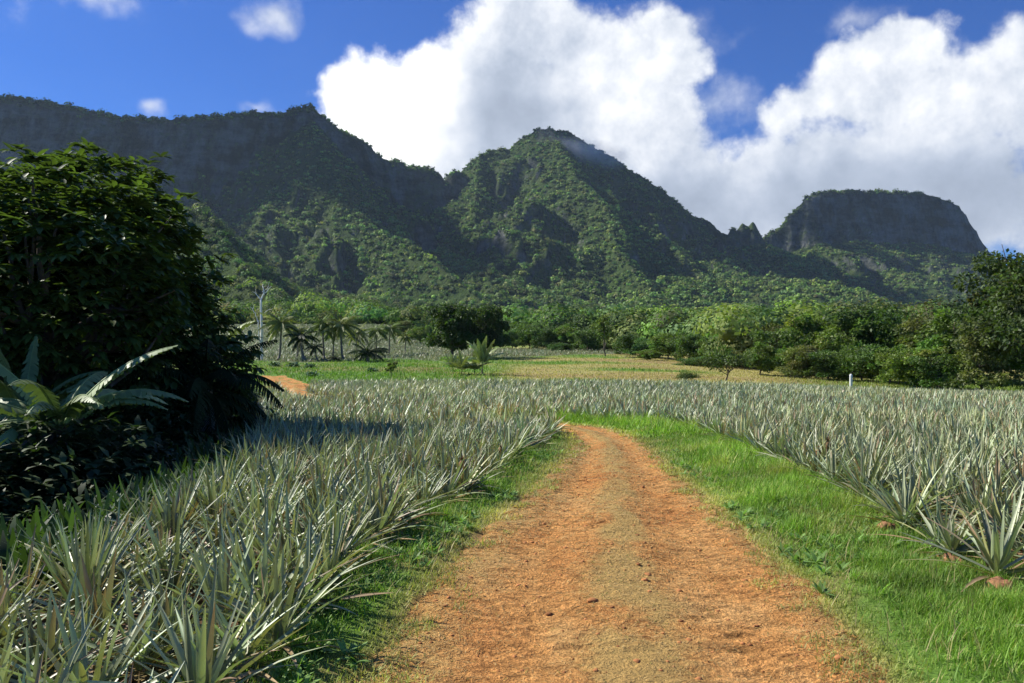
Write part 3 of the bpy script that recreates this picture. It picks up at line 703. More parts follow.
# coarse tufts near the field edges
k = 2600; yy = rr.uniform(3, 22, k); sd = rr.random(k) < .35
xx = np.where(sd, edgeL(yy) + rr.uniform(-.3, .5, k), edgeR(yy) - np.abs(rr.normal(0, .6, k)) + .3); kk_ = pathdist(xx, yy) > .25; xx, yy = xx[kk_], yy[kk_]
nb = 16; X_ = np.repeat(xx, nb) + rr.normal(0, .03, len(xx) * nb); Y_ = np.repeat(yy, nb) + rr.normal(0, .03, len(xx) * nb); K = len(X_)
cl = np.repeat(rr.uniform(.7, 1.2, len(xx)), nb)[:, None] * L3(.17, .31, .045) * rr.uniform(.8, 1.2, (K, 1))
mbg.add(*_vqc(blades(np.stack([X_, Y_, zg(X_, Y_) - .01], -1), dirs(rr.uniform(0, 6.28, K), rr.uniform(.6, 1.35, K)), np.repeat(rr.uniform(.07, .17, len(xx)), nb) * rr.uniform(.6, 1.2, K), .009, droop=rr.uniform(.3, 1.4, K), segs=3, col=cl, tip=cl * 1.3)))
k = 1500; yy = rr.uniform(3, 14, k); sd = rr.random(k) < .4
xx = np.where(sd, edgeL(yy) + rr.uniform(-.2, .6, k), edgeR(yy) - rr.uniform(-.2, 1.9, k)); kk_ = (pathdist(xx, yy) > .12) & (fbm(xx / .7, yy / .7, 141, 2) > .5); xx, yy = xx[kk_], yy[kk_]
nb = 9; X_ = np.repeat(xx, nb); Y_ = np.repeat(yy, nb); K = len(X_); cl = np.repeat(rr.uniform(.7, 1.2, len(xx)), nb)[:, None] * L3(.20, .34, .08) * rr.uniform(.8, 1.2, (K, 1))
mbg.add(*_vqc(blades(np.stack([X_, Y_, zg(X_, Y_) + .01], -1), dirs(rr.uniform(0, 6.28, K), rr.uniform(.25, 1.1, K)), np.repeat(rr.uniform(.05, .11, len(xx)), nb), .026, droop=.6, segs=3, col=cl, prof=lambda t: math.sin(math.pi * min(max(t * .9 + .05, .08), .97)))))
k = 5000; yy = rr.uniform(3, 16, k); xx = np.where(rr.random(k) < .4, edgeL(yy) + rr.uniform(-.2, .7, k), edgeR(yy) - rr.uniform(-.2, 2., k)); kk_ = (pathdist(xx, yy) > .05) & (fbm(xx / .8, yy / .8, 143, 2) > .48); xx, yy = xx[kk_], yy[kk_]; K = len(xx)
mbg.add(*_vqc(blades(np.stack([xx, yy, zg(xx, yy)], -1), dirs(rr.uniform(0, 6.28, K), rr.uniform(.7, 1.5, K)), rr.uniform(.08, .22, K), .005, droop=.5, segs=3, col=L3(.45, .38, .17) * rr.uniform(.6, 1.2, (K, 1)))))
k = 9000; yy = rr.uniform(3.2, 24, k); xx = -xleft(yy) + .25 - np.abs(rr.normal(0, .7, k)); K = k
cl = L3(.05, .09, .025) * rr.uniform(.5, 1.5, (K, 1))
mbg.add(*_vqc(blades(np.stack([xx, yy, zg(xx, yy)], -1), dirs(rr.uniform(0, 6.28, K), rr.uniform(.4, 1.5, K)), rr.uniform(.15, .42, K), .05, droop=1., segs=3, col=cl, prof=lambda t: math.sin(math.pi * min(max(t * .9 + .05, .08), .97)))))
o = link('verge_grass', mbg.mesh('verge_grass', M_grass)); tag(o, 'short bright green grass along both sides of the track', 'grass', kind='stuff')
# meadow beyond the plantation
mbm = MB(); n = 90000
u = rr.uniform(-.36, .70, n); y = 56 + 74 * rr.random(n) ** 1.2; x = u * y
k = ~infield(x, y) & ~infield2(x, y) & (pathdist(x, y) > .1); x, y = x[k], y[k]; n = len(x)
nz2_ = fbm(x / 14, y / 9, 12, 3); nzf = fbm(x / 3.1, y / 3.1, 11, 4); uu = x / y
td = np.clip(sm(-.05, .04, uu) * sm(.36, .62, nz2_ + .12 + .12 * sm(.1, .3, uu)) * .95 + .45 * sm(.5, .8, nzf), 0, 1)[:, None]
td = td * (1 - sm(.30, .42, uu) * sm(85, 70, y) * .7)[:, None]
col = (L3(.13, .24, .035) * (1 - td) + L3(.40, .35, .13) * td) * rr.uniform(.65, 1.25, (n, 1))
mbm.add(*_vqc(blades(np.stack([x, y, zg(x, y) - .02], -1), dirs(rr.uniform(0, 6.28, n), rr.uniform(.7, 1.5, n)), rr.uniform(.12, .32, n) * (1.3 - .6 * td[:, 0]), .07, droop=.5, segs=2, col=col, tip=col * 1.2)))
o = link('meadow_grass', mbm.mesh('meadow_grass', M_grass)); tag(o, 'green and straw-coloured meadow grass beyond the plantation', 'grass', kind='stuff')
# clippings and straw on the track
n = 150000; s = rr.uniform(0, 1, n) ** 1.5; fi = s * np.searchsorted(MIDP[:, 1], 21); t = rr.uniform(-.08, 1.08, n); k = np.arange(NP)
lx, ly = np.interp(fi, k, LB[:, 0]), np.interp(fi, k, LB[:, 1]); qx, qy = np.interp(fi, k, RB[:, 0]), np.interp(fi, k, RB[:, 1])
x = lx * (1 - t) + qx * t; y = ly * (1 - t) + qy * t
pr = .18 + .6 * np.exp(-((t - .53) / .15) ** 2) * sm(.38, .6, fbm(x / .8, y / 1.8, 29, 3)) + sm(.3, 0, t) * .9 + sm(.8, 1, t) * .8
ok = (rr.random(n) < pr) & (y > 2.6); x, y, t = x[ok], y[ok], t[ok]; n = len(x)
gr = (rr.random(n) < .10)[:, None]; col = np.where(gr, L3(.2, .25, .05), L3(.60, .42, .17)) * rr.uniform(.5, 1.2, (n, 1))
sc_ = np.clip(y / 6, .8, 2.4)
o = link('straw_litter', MB().add(*_vqc(blades(np.stack([x, y, trackz(x, y, t) + .004], -1), dirs(rr.uniform(0, 6.28, n), rr.uniform(-.05, .45, n)), rr.uniform(.02, .06, n) * sc_ ** .5, .0042 * sc_, droop=.6, segs=2, col=col, prof=lambda t: 1 - .6 * t))).mesh('straw_litter', M_straw))
tag(o, 'dry grass clippings scattered over the dirt track', 'straw', kind='stuff')
# dirt clods
V1, T1 = ico(1); mbc = MB(); n = 2600
fi = rr.uniform(0, 1, n) ** 1.4 * np.searchsorted(MIDP[:, 1], 14); t = rr.uniform(.0, 1.0, n)
lx, ly = np.interp(fi, k, LB[:, 0]), np.interp(fi, k, LB[:, 1]); qx, qy = np.interp(fi, k, RB[:, 0]), np.interp(fi, k, RB[:, 1])
x = lx * (1 - t) + qx * t; y = ly * (1 - t) + qy * t; z = trackz(x, y, t)
sz = rr.gamma(2., .0035, n)[:, None]
V_ = V1[None] * (1 + rr.normal(0, .18, (n, len(V1), 1))) * sz[:, None] * np.array([1, 1, .55]) + np.stack([x, y, z], -1)[:, None]
col = np.repeat(L3(.46, .2, .075) * rr.uniform(.6, 1.25, (n, 1)), len(V1), 0)
M_clod = colmat('dirt_clod', .95, ((30, .2),), .3, 60, .004)
o = link('dirt_clods', MB().add(V_.reshape(-1, 3), T=(T1[None] + (np.arange(n) * len(V1))[:, None, None]).reshape(-1, 3), C=col).mesh('dirt_clods', M_clod)); tag(o, 'small crumbs of red earth on the track', 'dirt', kind='stuff')
# stones beside the plantation
for i, (px_, py_, sx, lab) in enumerate([(838, 503, .11, 'reddish stone where the pineapple row meets the right verge, farthest of the four'), (886, 530, .11, 'flat reddish stone at the foot of the verge-side pineapples, second nearest the bend'),
                                         (948, 563, .10, 'pale red stone between the flat stone and the spiky pineapple at the picture edge'), (1000, 590, .11, 'reddish stone under the spiky pineapple at the picture edge')]):
    x, y = unproj(px_, py_); V, T = ico(3); V = V * (1 + .95 * (fbm(V[:, 0] * 2 + i * 7, V[:, 1] * 2 + V[:, 2] * 2, 31 + i, 3)[:, None] - .5)) * (sx, sx * .75, sx * .55)
    o = link('stone', MB().add(V, T=T).mesh('stone', M_stone), None, (x, y, float(zg(x, y)) + sx * .06), i * 1.3); tag(o, lab, 'stone', 'stones at the plantation edge')

# ------------------------------------------------------------------ trees
def leaf_clumps(r, centres, rad, n_each, size, col, fold=.3, asp=.55, outward=.7):
    """diamond leaves over a cloud of small clumps"""
    nc = len(centres); N = nc * n_each
    c = np.repeat(centres, n_each, 0); rd = np.repeat(rad, n_each)
    d = nrm(r.normal(0, 1, (N, 3))); rr_ = rd * r.uniform(.35, 1.05, N) ** .6
    P = c + d * rr_[:, None] * np.array([1, 1, .75])
    D = nrm(d * outward + r.normal(0, .6, (N, 3)) + np.array([0, 0, -.15]))
    S = nrm(np.cross(D, nrm(r.normal(0, 1, (N, 3)) + np.array([0, 0, 1.2])))); L = size * r.uniform(.6, 1.3, N); W = L * asp
    V = np.stack([P, P + D * (L * .5)[:, None] - S * (W / 2)[:, None], P + D * L[:, None] + np.array([0, 0, -.12]) * L[:, None], P + D * (L * .5)[:, None] + S * (W / 2)[:, None]], 1)
    Q = np.arange(N * 4).reshape(-1, 4)
    cc = np.repeat(col, n_each, 0) * r.uniform(.7, 1.3, (N, 1))
    return V.reshape(-1, 3), Q, np.repeat(cc, 4, 0)
def make_tree(name, seed, H, Rad, trunk_h, col, nclump=42, n_each=130, leaf=.34, asp=.6, flat=.8, lobes=5, open_=0., tr=.16, skirt=False):
    r = np.random.default_rng(seed)
    tw = MB()
    tp = wander((0, 0, -.3), (r.normal(0, .3), r.normal(0, .3), H * .62), 8, H * .012, seed)
    v, q, t = tube(tp, np.linspace(tr, tr * .35, 8), 8); tw.add(v, q, t)
    lc = []
    for i in range(lobes):
        a = i * 2 * math.pi / lobes + r.uniform(-.4, .4); rad = Rad * r.uniform(.45, .72); z = H * (r.uniform(.48, .80) if i % 2 or not skirt else r.uniform(.22, .42))
        lc.append((math.cos(a) * rad, math.sin(a) * rad, z, Rad * r.uniform(.38, .55)))
    lc.append((r.normal(0, .2), r.normal(0, .2), H - Rad * .45, Rad * .5))
    for x, y, z, s in lc:
        k = r.integers(2, 6); e = (x * .8, y * .8, z - s * .1)
        v, q, t = tube(wander(tp[k], e, 6, s * .06, seed + int(z * 100)), np.linspace(tr * .5, tr * .14, 6), 6); tw.add(v, q, t)
        for _ in range(3):
            e2 = np.array(e) + r.normal(0, .45, 3) * s
            v, q, t = tube(wander(np.array(e) * .8 + np.array(tp[k]) * .2, e2, 4, s * .04, seed), np.linspace(tr * .2, tr * .07, 4), 5); tw.add(v, q, t)
    cen = []; rd = []
    per = max(3, int(nclump / len(lc)))
    for x, y, z, s in lc:
        for _ in range(per):
            d = nrm(r.normal(0, 1, 3)); d[2] = abs(d[2]) * .9 - .25
            p = np.array([x, y, z]) + d * s * r.uniform(.55, 1.05) * np.array([1, 1, flat]); cen.append(p); rd.append(s * r.uniform(.26, .5) * (1 - open_ * .4))
    for _ in range(int(nclump * .25)):
        d = nrm(r.normal(0, 1, 3)); cen.append(np.array([0, 0, H * .62]) + d * Rad * .5 * np.array([1, 1, .6])); rd.append(Rad * .3)
    cen = np.array(cen); cen[:, 2] = np.maximum(cen[:, 2], trunk_h)
    cl = np.asarray(col)[None] * r.uniform(.7, 1.35, (len(cen), 1)) * (1 + r.normal(0, .07, (len(cen), 3)))
    cr = MB().add(*_vqc(leaf_clumps(r, cen, np.array(rd), n_each, leaf, cl, asp=asp)))
    return tw.mesh('trunk', M_bark), cr.mesh('crown', M_leaf)
def put_tree(name, tm, loc, rz=0, s=1, label=None, cat='tree', group=None):
    e = link(name, None, None, loc, rz); e.scale = (s,) * 3 if not hasattr(s, '__len__') else s
    link('trunk', tm[0], e); link('crown', tm[1], e); tag(e, label, cat, group); return e
GR = [(.10, .165, .038), (.135, .205, .045), (.075, .13, .034), (.155, .18, .055), (.11, .19, .06), (.18, .25, .05)]
TP = [make_tree('t', 10, 8, 4.2, .3, GR[0], lobes=9, nclump=70, skirt=True), make_tree('t', 11, 8, 3.8, .3, GR[1], lobes=10, nclump=64, skirt=True), make_tree('t', 12, 8, 4.4, .3, GR[2], lobes=11, nclump=76, skirt=True), make_tree('t', 13, 8, 3.6, .3, GR[3], leaf=.3, lobes=9, nclump=64, skirt=True), make_tree('t', 14, 7, 4.8, .3, GR[4], flat=.75, leaf=.36, lobes=10, nclump=70, skirt=True), make_tree('t', 15, 8, 3.9, .3, GR[5], lobes=8, nclump=64, skirt=True)]
KIND = ['broad mid-green', 'leafy yellow-green', 'dense dark green', 'brownish-green', 'low spreading blue-green', 'bright lime-green']
# tree line along the back of the plantation: (pixel column of the crown, its distance, pixel row of its top, kind, how it is told apart)
LINE = [
 (1012, 64, 252, 2, None), (960, 72, 300, 1, 'next to the towering dark tree at the plantation end'), (985, 62, 322, 3, 'as undergrowth before the towering dark tree'), (935, 76, 306, 3, 'two crowns short of the towering dark tree'),
 (905, 80, 308, 0, 'rounded, between the white post and the towering dark tree'), (915, 66, 338, 5, 'low before the tall line beyond the white post'), (873, 84, 297, 2, 'highest of the middle line, just past the white post'),
 (842, 82, 312, 1, 'directly behind the white post'), (862, 74, 336, 0, 'low and bushy right against the white post'), (815, 88, 305, 5, 'under the foot of the flat-topped mountain'), (790, 86, 318, 0, 'with feathery top, two crowns before the white post'),
 (770, 96, 318, 3, 'with russet tinge behind the small lone tree'), (752, 100, 322, 5, 'glowing at the dip below the rock tooth'), (736, 104, 330, 2, 'dark, peeping over the small lone tree'), (712, 106, 334, 1, 'over the straw-coloured meadow, left of the small lone tree'),
 (690, 112, 328, 0, 'with dark gaps below, behind the meadow'), (668, 118, 326, 1, 'pale-fronted one behind the meadow centre'), (648, 122, 333, 4, 'low one filling the gap behind the meadow'), (630, 130, 330, 2, 'just past the slender lime tree'),
 (588, 150, 325, 0, 'just before the slender lime tree'), (566, 158, 320, 1, 'at the end of the second plantation'), (548, 160, 324, 2, 'with black shade under it behind the second plantation'), (530, 165, 318, 0, 'over the middle of the second plantation'),
 (512, 168, 322, 4, 'beside the big dark pair of trees'), (420, 175, 322, 1, 'left of the big dark pair of trees'), (402, 190, 318, 3, 'above the last coconut palm'),
 (760, 82, 336, 1, 'as a low thicket beside the small lone tree'), (800, 78, 338, 3, 'low on the meadow edge, between the lone tree and the white post'), (700, 100, 352, 4, 'as low bushes at the end of the meadow'), (1050, 70, 280, 0, 'hidden beside the towering dark tree'),
 (890, 72, 338, 1, 'young, leaning into the line past the white post'), (940, 64, 345, 0, 'young, in front of the line near the towering tree'),
 (650, 112, 345, 1, 'small round one at the meadow rim'), (560, 150, 340, 2, 'short and shaded before the second plantation end'), (828, 76, 343, 0, 'short one tucked before the line, left of the white post')]
zoo = {}
def place_like(kind, loc, rz, s, label, group='trees of the tree line', name='broadleaf_tree', cat='tree'):
    if kind not in zoo:
        zoo[kind] = put_tree(name, TP[kind], loc, rz, s, label, cat, group); return zoo[kind]
    o = dup(zoo[kind], loc, rz, s, label); return o
for px_, d, py_, kd, how in LINE:
    if how is None: continue
    x, y, z = at(px_, d); h = zpx(py_, d) - z
    s = h / 8.; wx = max(s, .5) * rng.uniform(1.1, 1.35); z -= .35
    place_like(kd, (x, y, z), rng.uniform(0, 6.28), (wx, wx, s), f'{KIND[kd]} tree {how}')
# towering dark tree at the right
TB = make_tree('t', 31, 11, 5.6, .4, (.075, .11, .03), nclump=120, n_each=170, leaf=.34, lobes=12, tr=.3, skirt=True)
x, y, z = at(1044, 62); o = put_tree('broadleaf_tree', TB, (x, y, z), 2.2, (zpx(238, 62) - z) / 11.2, 'towering dark green tree rising above all others at the end of the tree line', 'tree')
# big dark pair mid-left
TD = make_tree('t', 33, 8, 4.0, .2, (.06, .10, .026), nclump=96, n_each=150, leaf=.34, lobes=11, tr=.25, skirt=True)
x, y, z = at(452, 112); o = put_tree('broadleaf_tree', TD, (x, y, z), .4, (zpx(299, 112) - z) / 8.1, 'big dark round tree behind the banana clump, bushier of the pair', 'tree')
x, y, z = at(489, 116); o = dup(o, (x, y, z), 2.9, ((zpx(301, 116) - z) / 8.1 * .82,) * 2 + ((zpx(301, 116) - z) / 8.1,), 'big dark tree touching its bushier twin, over the banana clump')
# slender lime tree
TS = make_tree('t', 35, 6, 1.9, 1.6, (.15, .20, .05), nclump=26, n_each=90, leaf=.28, lobes=4, tr=.12)
x, y, z = at(606, 122); put_tree('slender_tree', TS, (x, y, z), 1., (zpx(314, 122) - z) / 6.1, 'slender lime-green tree with a pale bare trunk at the meadow end', 'tree')
# small lone tree with flat crown
TL = make_tree('t', 37, 2.9, 2.3, 1.25, (.075, .12, .03), nclump=34, n_each=90, leaf=.17, lobes=5, flat=.45, tr=.07)
x, y, z = at(726, 63); put_tree('lone_tree', TL, (x, y, z), .5, (zpx(345, 63) - z) / 2.9, 'small lone tree with a flat wide crown on the straw-coloured meadow', 'tree')
# yellow-green sapling
TY = make_tree('t', 39, 1.6, .55, .2, (.16, .2, .05), nclump=14, n_each=60, leaf=.14, lobes=3, tr=.03)
x, y, z = at(391, 66); put_tree('sapling', TY, (x, y, z), 0, (zpx(361, 66) - z) / 1.6, 'small yellow-green sapling at the far edge of the plantation', 'tree')
# hedge-like shrub tufts
x, y, z = at(687, 64); put_tree('shrub', TL, (x, y, z - .35), 1.5, .45, 'low dark shrub on the meadow left of the small lone tree', 'shrub')
# dead tree
dm = MB(); H = zpx(284, 108)
bx_, by_, bz_ = at(262, 108); hh = H - bz_
def tb(pts, r0, r1, sd, k=7, amp=.05):
    P = np.concatenate([wander(pts[i], pts[i + 1], k, amp, sd + i)[(1 if i else 0):] for i in range(len(pts) - 1)]); v, q, t = tube(P, np.linspace(r0, r1, len(P)) * .55, 8); dm.add(v, q, t)
s = 108 / 800
tb([(.2 * s * 0, 0, -.2), (0, 0, hh * .45), (-.1, 0, hh * .80)], .42, .22, 1)
tb([(-.1, 0, hh * .78), (.3, 0, hh * .88), (.15, .1, hh * .94), (-.0, .2, hh)], .2, .06, 2)
tb([(.25, 0, hh * .86), (.8, .1, hh * .93), (1.2, .1, hh * .97)], .15, .05, 3)
tb([(-.1, 0, hh * .80), (-.8, .1, hh * .86), (-1.2, 0, hh * .90)], .14, .05, 4)
tb([(-.15, 0, hh * .14), (-.35, -.2, hh * .3), (-.5, -.2, hh * .52)], .2, .12, 5)
tb([(-.5, -.2, hh * .5), (-.9, -.2, hh * .62), (-1.5, -.1, hh * .70)], .12, .04, 6)
tb([(.3, .1, hh * .9), (.7, .2, hh * .96), (.9, .2, hh * 1.02)], .07, .02, 8)
tb([(-.8, .1, hh * .86), (-.9, 0, hh * .93)], .06, .02, 9)
tb([(-1.2, -.1, hh * .66), (-1.2, 0, hh * .74)], .05, .02, 10)
tb([(0, 0, hh * .6), (.8, .1, hh * .66), (1.5, 0, hh * .68)], .1, .03, 7)
e = link('dead_tree', None, None, (bx_, by_, bz_)); tag(e, 'bare bleached white dead tree with forked branches beside the coconut palms', 'tree')
link('trunk', dm.mesh('trunk', M_deadwood), e)

# palms
def frond_set(seed, n, L, droop, leaflet, col, w=.05, nl=26, el=(.05, 1.2), mb=None, origin=(0, 0, 0), tipc=None):
    r = np.random.default_rng(seed); mb = mb or MB()
    for i in range(n):
        az = i * 2.4 + r.normal(0, .2); e0 = el[0] + (el[1] - el[0]) * ((i + .5) / n) + r.normal(0, .1); l = L * r.uniform(.8, 1.1)
        d = dirs(np.array(az), np.array(e0)); p = np.array(origin, float); pts = [p]; k = 12; dr = droop * r.uniform(.7, 1.3)
        for j in range(k):
            d = nrm(d + np.array([0, 0, -1.]) * dr / k); p = p + d * l / k; pts.append(p)
        pts = np.array(pts); v, q, t = tube(pts, np.linspace(.022, .006, len(pts)) * (L / 2) ** .5, 5)
        cc = np.asarray(col) * r.uniform(.75, 1.25); mb.add(v, q, t, cc * .9)
        tt_ = np.linspace(.12, 1, nl); P = np.stack([np.interp(tt_ * k, np.arange(k + 1), pts[:, a]) for a in range(3)], -1)
        T_ = nrm(np.gradient(P, axis=0)); side = nrm(np.cross(T_, np.array([0, 0, 1.])) + 1e-6)
        for sg_ in (-1, 1):
            D = nrm(side * sg_ * .9 + T_ * .55 + np.array([0, 0, -.25]) + r.normal(0, .08, P.shape))
            ll = leaflet * np.sin(np.pi * np.clip(tt_ * .85 + .12, 0, 1)) ** .6 * r.uniform(.8, 1.1, nl)
            V, Q, C = blades(P, D, ll, w, droop=.7, segs=2, col=np.tile(cc, (nl, 1)), tip=None if tipc is None else np.asarray(tipc), S=nrm(np.cross(D, np.array([0, 0, 1.]) + .01)))
            mb.add(V, Q, C=C)
    return mb
def palm(seed, h, L, col, lean=.3, n=20, nuts=True, el=(-.5, 1.25), r0=.16, w=.07):
    tr_ = MB(); P = wander((0, 0, -.3), (lean, lean * .4, h), 9, .03, seed); v, q, t = tube(P, np.linspace(r0, r0 * .6, 9), 9); tr_.add(v, q, t)
    v, q, t = tube([(0, 0, -.3), (0, 0, .1), (lean * .05, 0, .5)], [r0 * 1.6, r0 * 1.4, r0], 9); tr_.add(v, q, t)
    fr = frond_set(seed, n, L, 1.15, L * .26, col, w=w, el=el, origin=P[-1])
    return tr_.mesh('trunk', M_palmbark), fr.mesh('crown', M_leaf)
PG = (.20, .20, .07); PD = (.045, .07, .025)
P1 = palm(50, 4.5, 2.9, (.24, .27, .09), w=.12, n=26); P2 = palm(51, 5, 3.0, (.17, .23, .065), -.2, w=.12, n=26); P3 = palm(52, 1.0, 2.8, PD, .1, 24, el=(.0, 1.3), w=.1); P4 = palm(53, 2.4, 2.0, PD, .6, 18, w=.1)
def pput(name, pm, px_, d, pyc, h0, lab, rz=0, grp='coconut palms by the dead tree'):
    x, y, z = at(px_, d); s = (zpx(pyc - (0 if 'bush' in name else 5), d) - z) / h0
    return put_tree(name, pm, (x, y, z), rz, s, lab, 'palm tree', grp)
pput('coconut_palm', P1, 279, 106, 328, 4.5, 'yellowish coconut palm standing next to the bleached dead tree', 0)
pput('coconut_palm', P4, 304, 104, 342, 2.4, 'short dark leaning palm, second from the bleached dead tree', 2)
pput('coconut_palm', P4, 317, 103, 352, 2.4, 'smallest dark palm, stooping between the two taller ones', 4)
pput('coconut_palm', P2, 324, 107, 330, 5, 'coconut palm with ragged yellow fronds, fourth from the bleached dead tree', 1)
pput('coconut_palm', P1, 343, 106, 330, 4.5, 'coconut palm with drooping tan fronds and low dark palms at its foot', 2.5)
pput('palm_bush', P3, 335, 102, 356, 1.9, 'low dark palm bush at the foot of the tan-fronded palm', 1)
pput('palm_bush', P3, 368, 100, 350, 1.4, 'widest low dark palm bush beside the meadow', 2)
pput('coconut_palm', P2, 389, 124, 337, 4.4, 'coconut palm with a full pale crown, last of the palm row', 3)
pput('coconut_palm', P1, 405, 128, 342, 4.4, 'greyish coconut palm half behind the last of the palm row', .6)

pput('coconut_palm', P1, 297, 114, 336, 4.5, 'slim green-tan coconut palm just behind the short leaning palm', 5, )
pput('coconut_palm', P2, 333, 112, 334, 5, 'coconut palm squeezed between the ragged one and the drooping tan one', 4)
pput('coconut_palm', P1, 357, 116, 338, 4.5, 'coconut palm rising behind the widest palm bush', 1.4)
pput('coconut_palm', P2, 376, 118, 336, 5, 'tall thin coconut palm between the widest palm bush and the full pale one', 2.2)
# banana plants
def banana(seed, h, L, n, col, upright=.9, wid=.13):
    r = np.random.default_rng(seed); st = MB(); lf = MB()
    P = wander((0, 0, -.2), (r.normal(0, .06), r.normal(0, .06), h), 6, .01, seed); v, q, t = tube(P, np.linspace(.1, .05, 6) * (h / 1.5) ** .5, 9); st.add(v, q, t)
    for i in range(n):
        az = i * 2.4 + r.normal(0, .25); e0 = upright + r.normal(0, .2) - .25 * (i / n) * -1; l = L * r.uniform(.8, 1.1); k = 26
        d = dirs(np.array(az), np.array(min(e0, 1.5))); p = P[-1].copy(); pts = [p]; dr = r.uniform(.7, 1.7)
        for j in range(k): d = nrm(d + np.array([0, 0, -1.]) * dr / k); p = p + d * l / k; pts.append(p)
        pts = np.array(pts); v, q, t = tube(pts, np.linspace(.022, .005, len(pts)), 5); cc = np.asarray(col) * r.uniform(.8, 1.2); lf.add(v, q, t, cc * 1.3)
        T_ = nrm(np.gradient(pts, axis=0)); side = nrm(np.cross(T_, np.array([0, 0, 1.])))
        tt_ = np.linspace(0, 1, k + 1); wd = L * wid * np.sin(np.pi * np.clip(tt_ * .86 + .12, 0, 1)) ** .6 * (tt_ > .14)
        for sg_ in (-1, 1):
            dd_ = r.uniform(.25, .6); tear = r.random(k + 1) < .75
            out = nrm(side * sg_ + np.array([0, 0, -1.]) * dd_ + T_ * .25 + r.normal(0, .06, pts.shape))
            sw = l / k * 1.02
            a = pts; b_ = pts + T_ * sw; tipo = out + np.where(tear[:, None], r.normal(0, .14, pts.shape), 0)
            e1 = a + out * wd[:, None] * .5; e2 = b_ + out * wd[:, None] * .5
            f1 = a + (out * .5 + (tipo - np.array([0, 0, .35])) * .5) * wd[:, None]; f2 = b_ + (out * .5 + (tipo - np.array([0, 0, .35])) * .5) * wd[:, None] - T_ * sw * np.where(tear, .35, 0)[:, None]
            V = np.stack([a, b_, e1, e2, f1, f2], 1); keep_ = wd > 0; V = V[keep_]; m_ = len(V)
            Q = (np.arange(m_) * 6)[:, None, None] + np.array([[0, 1, 3, 2], [2, 3, 5, 4]])[None]
            lf.add(V.reshape(-1, 3), Q.reshape(-1, 4), C=np.repeat(cc[None] * r.uniform(.85, 1.15, (m_, 1)), 6, 0))
    return st.mesh('stem', M_bark), lf.mesh('leaves', M_banana)
def put_banana(bm, loc, rz, s, lab, grp=None):
    e = link('banana_plant', None, None, loc, rz, s); link('stem', bm[0], e); link('leaves', bm[1], e); return tag(e, lab, 'banana plant', grp)
BG = (.20, .25, .09)
B1 = banana(60, .9, 2.5, 12, (.3, .36, .13), 1.05, .14); B2 = banana(61, .5, 2.2, 12, (.3, .34, .13), 1.0, .14)
for px_, d, bm, rz, sc1, lab in [(462, 72, B2, 0, .85, 'ragged banana plant, shorter one of the clump before the dark pair'), (474, 72, B2, 2, .8, 'banana plant in the middle of the clump before the dark pair'), (482, 71, B1, 4, 1.0, 'tallest upright banana plant of the clump before the dark pair'), (453, 73, B1, 1, .6, 'small banana shoot at the outer edge of the clump')]:
    x, y, z = at(px_, d); put_banana(bm, (x, y, z), rz, sc1, lab, 'banana clump')
x, y, z = at(212, 26); put_banana(banana(62, 1.6, 1.9, 6, (.24, .3, .10), 1.35), (x, y, z - .2), 0, 1.2, 'pale banana leaves poking up behind the dark fan palm')

# weeds in the meadow
def shrub_mesh(seed, n, L, W, col, mat, rad=.3, h=.3):
    r = np.random.default_rng(seed); P = np.stack([r.normal(0, rad, n), r.normal(0, rad, n), r.uniform(0, h, n)], -1)
    c = np.asarray(col) * r.uniform(.7, 1.3, (n, 1))
    return MB().add(*_vqc(blades(P, dirs(r.uniform(0, 6.28, n), r.uniform(.1, 1.2, n)), L * r.uniform(.6, 1.2, n), W, droop=.8, segs=2, col=c, tip=c * 1.2, prof=lambda t: math.sin(math.pi * min(max(t, .12), .93))))).mesh('leaves', mat)
wm = shrub_mesh(70, 170, .35, .2, (.09, .17, .06), M_banana, .28, .3)
for i, (px_, d, s_, lab) in enumerate([(312, 70, 1., 'broad-leaved weed clump on the bright green meadow'), (293, 88, 1.2, 'leafy weed clump beneath the dead tree'), (275, 90, 1.1, 'leafy weed clump close to the yellowish palm'), (310, 86, 1., 'weed clump below the short leaning palm'), (372, 78, .9, 'dark weed clump under the widest palm bush')]):
    x, y, z = at(px_, d); o = link('weed_clump', wm, None, (x, y, z), i); o.scale = (s_,) * 3; tag(o, lab, 'weeds', 'weed clumps on the meadow')
# white post
x, y, z = at(851, 60.5); z += .3; mbp = MB(); v, q, t = tube([(0, 0, -.6), (0, 0, .75), (0, 0, .85), (0, 0, .92)], [.11, .11, .11, .04], 10); mbp.add(v, q, t)
tag(link('marker_post', mbp.mesh('marker_post', M_paint), None, (x, y, z)), 'small white painted post at the foot of the tree line', 'post')

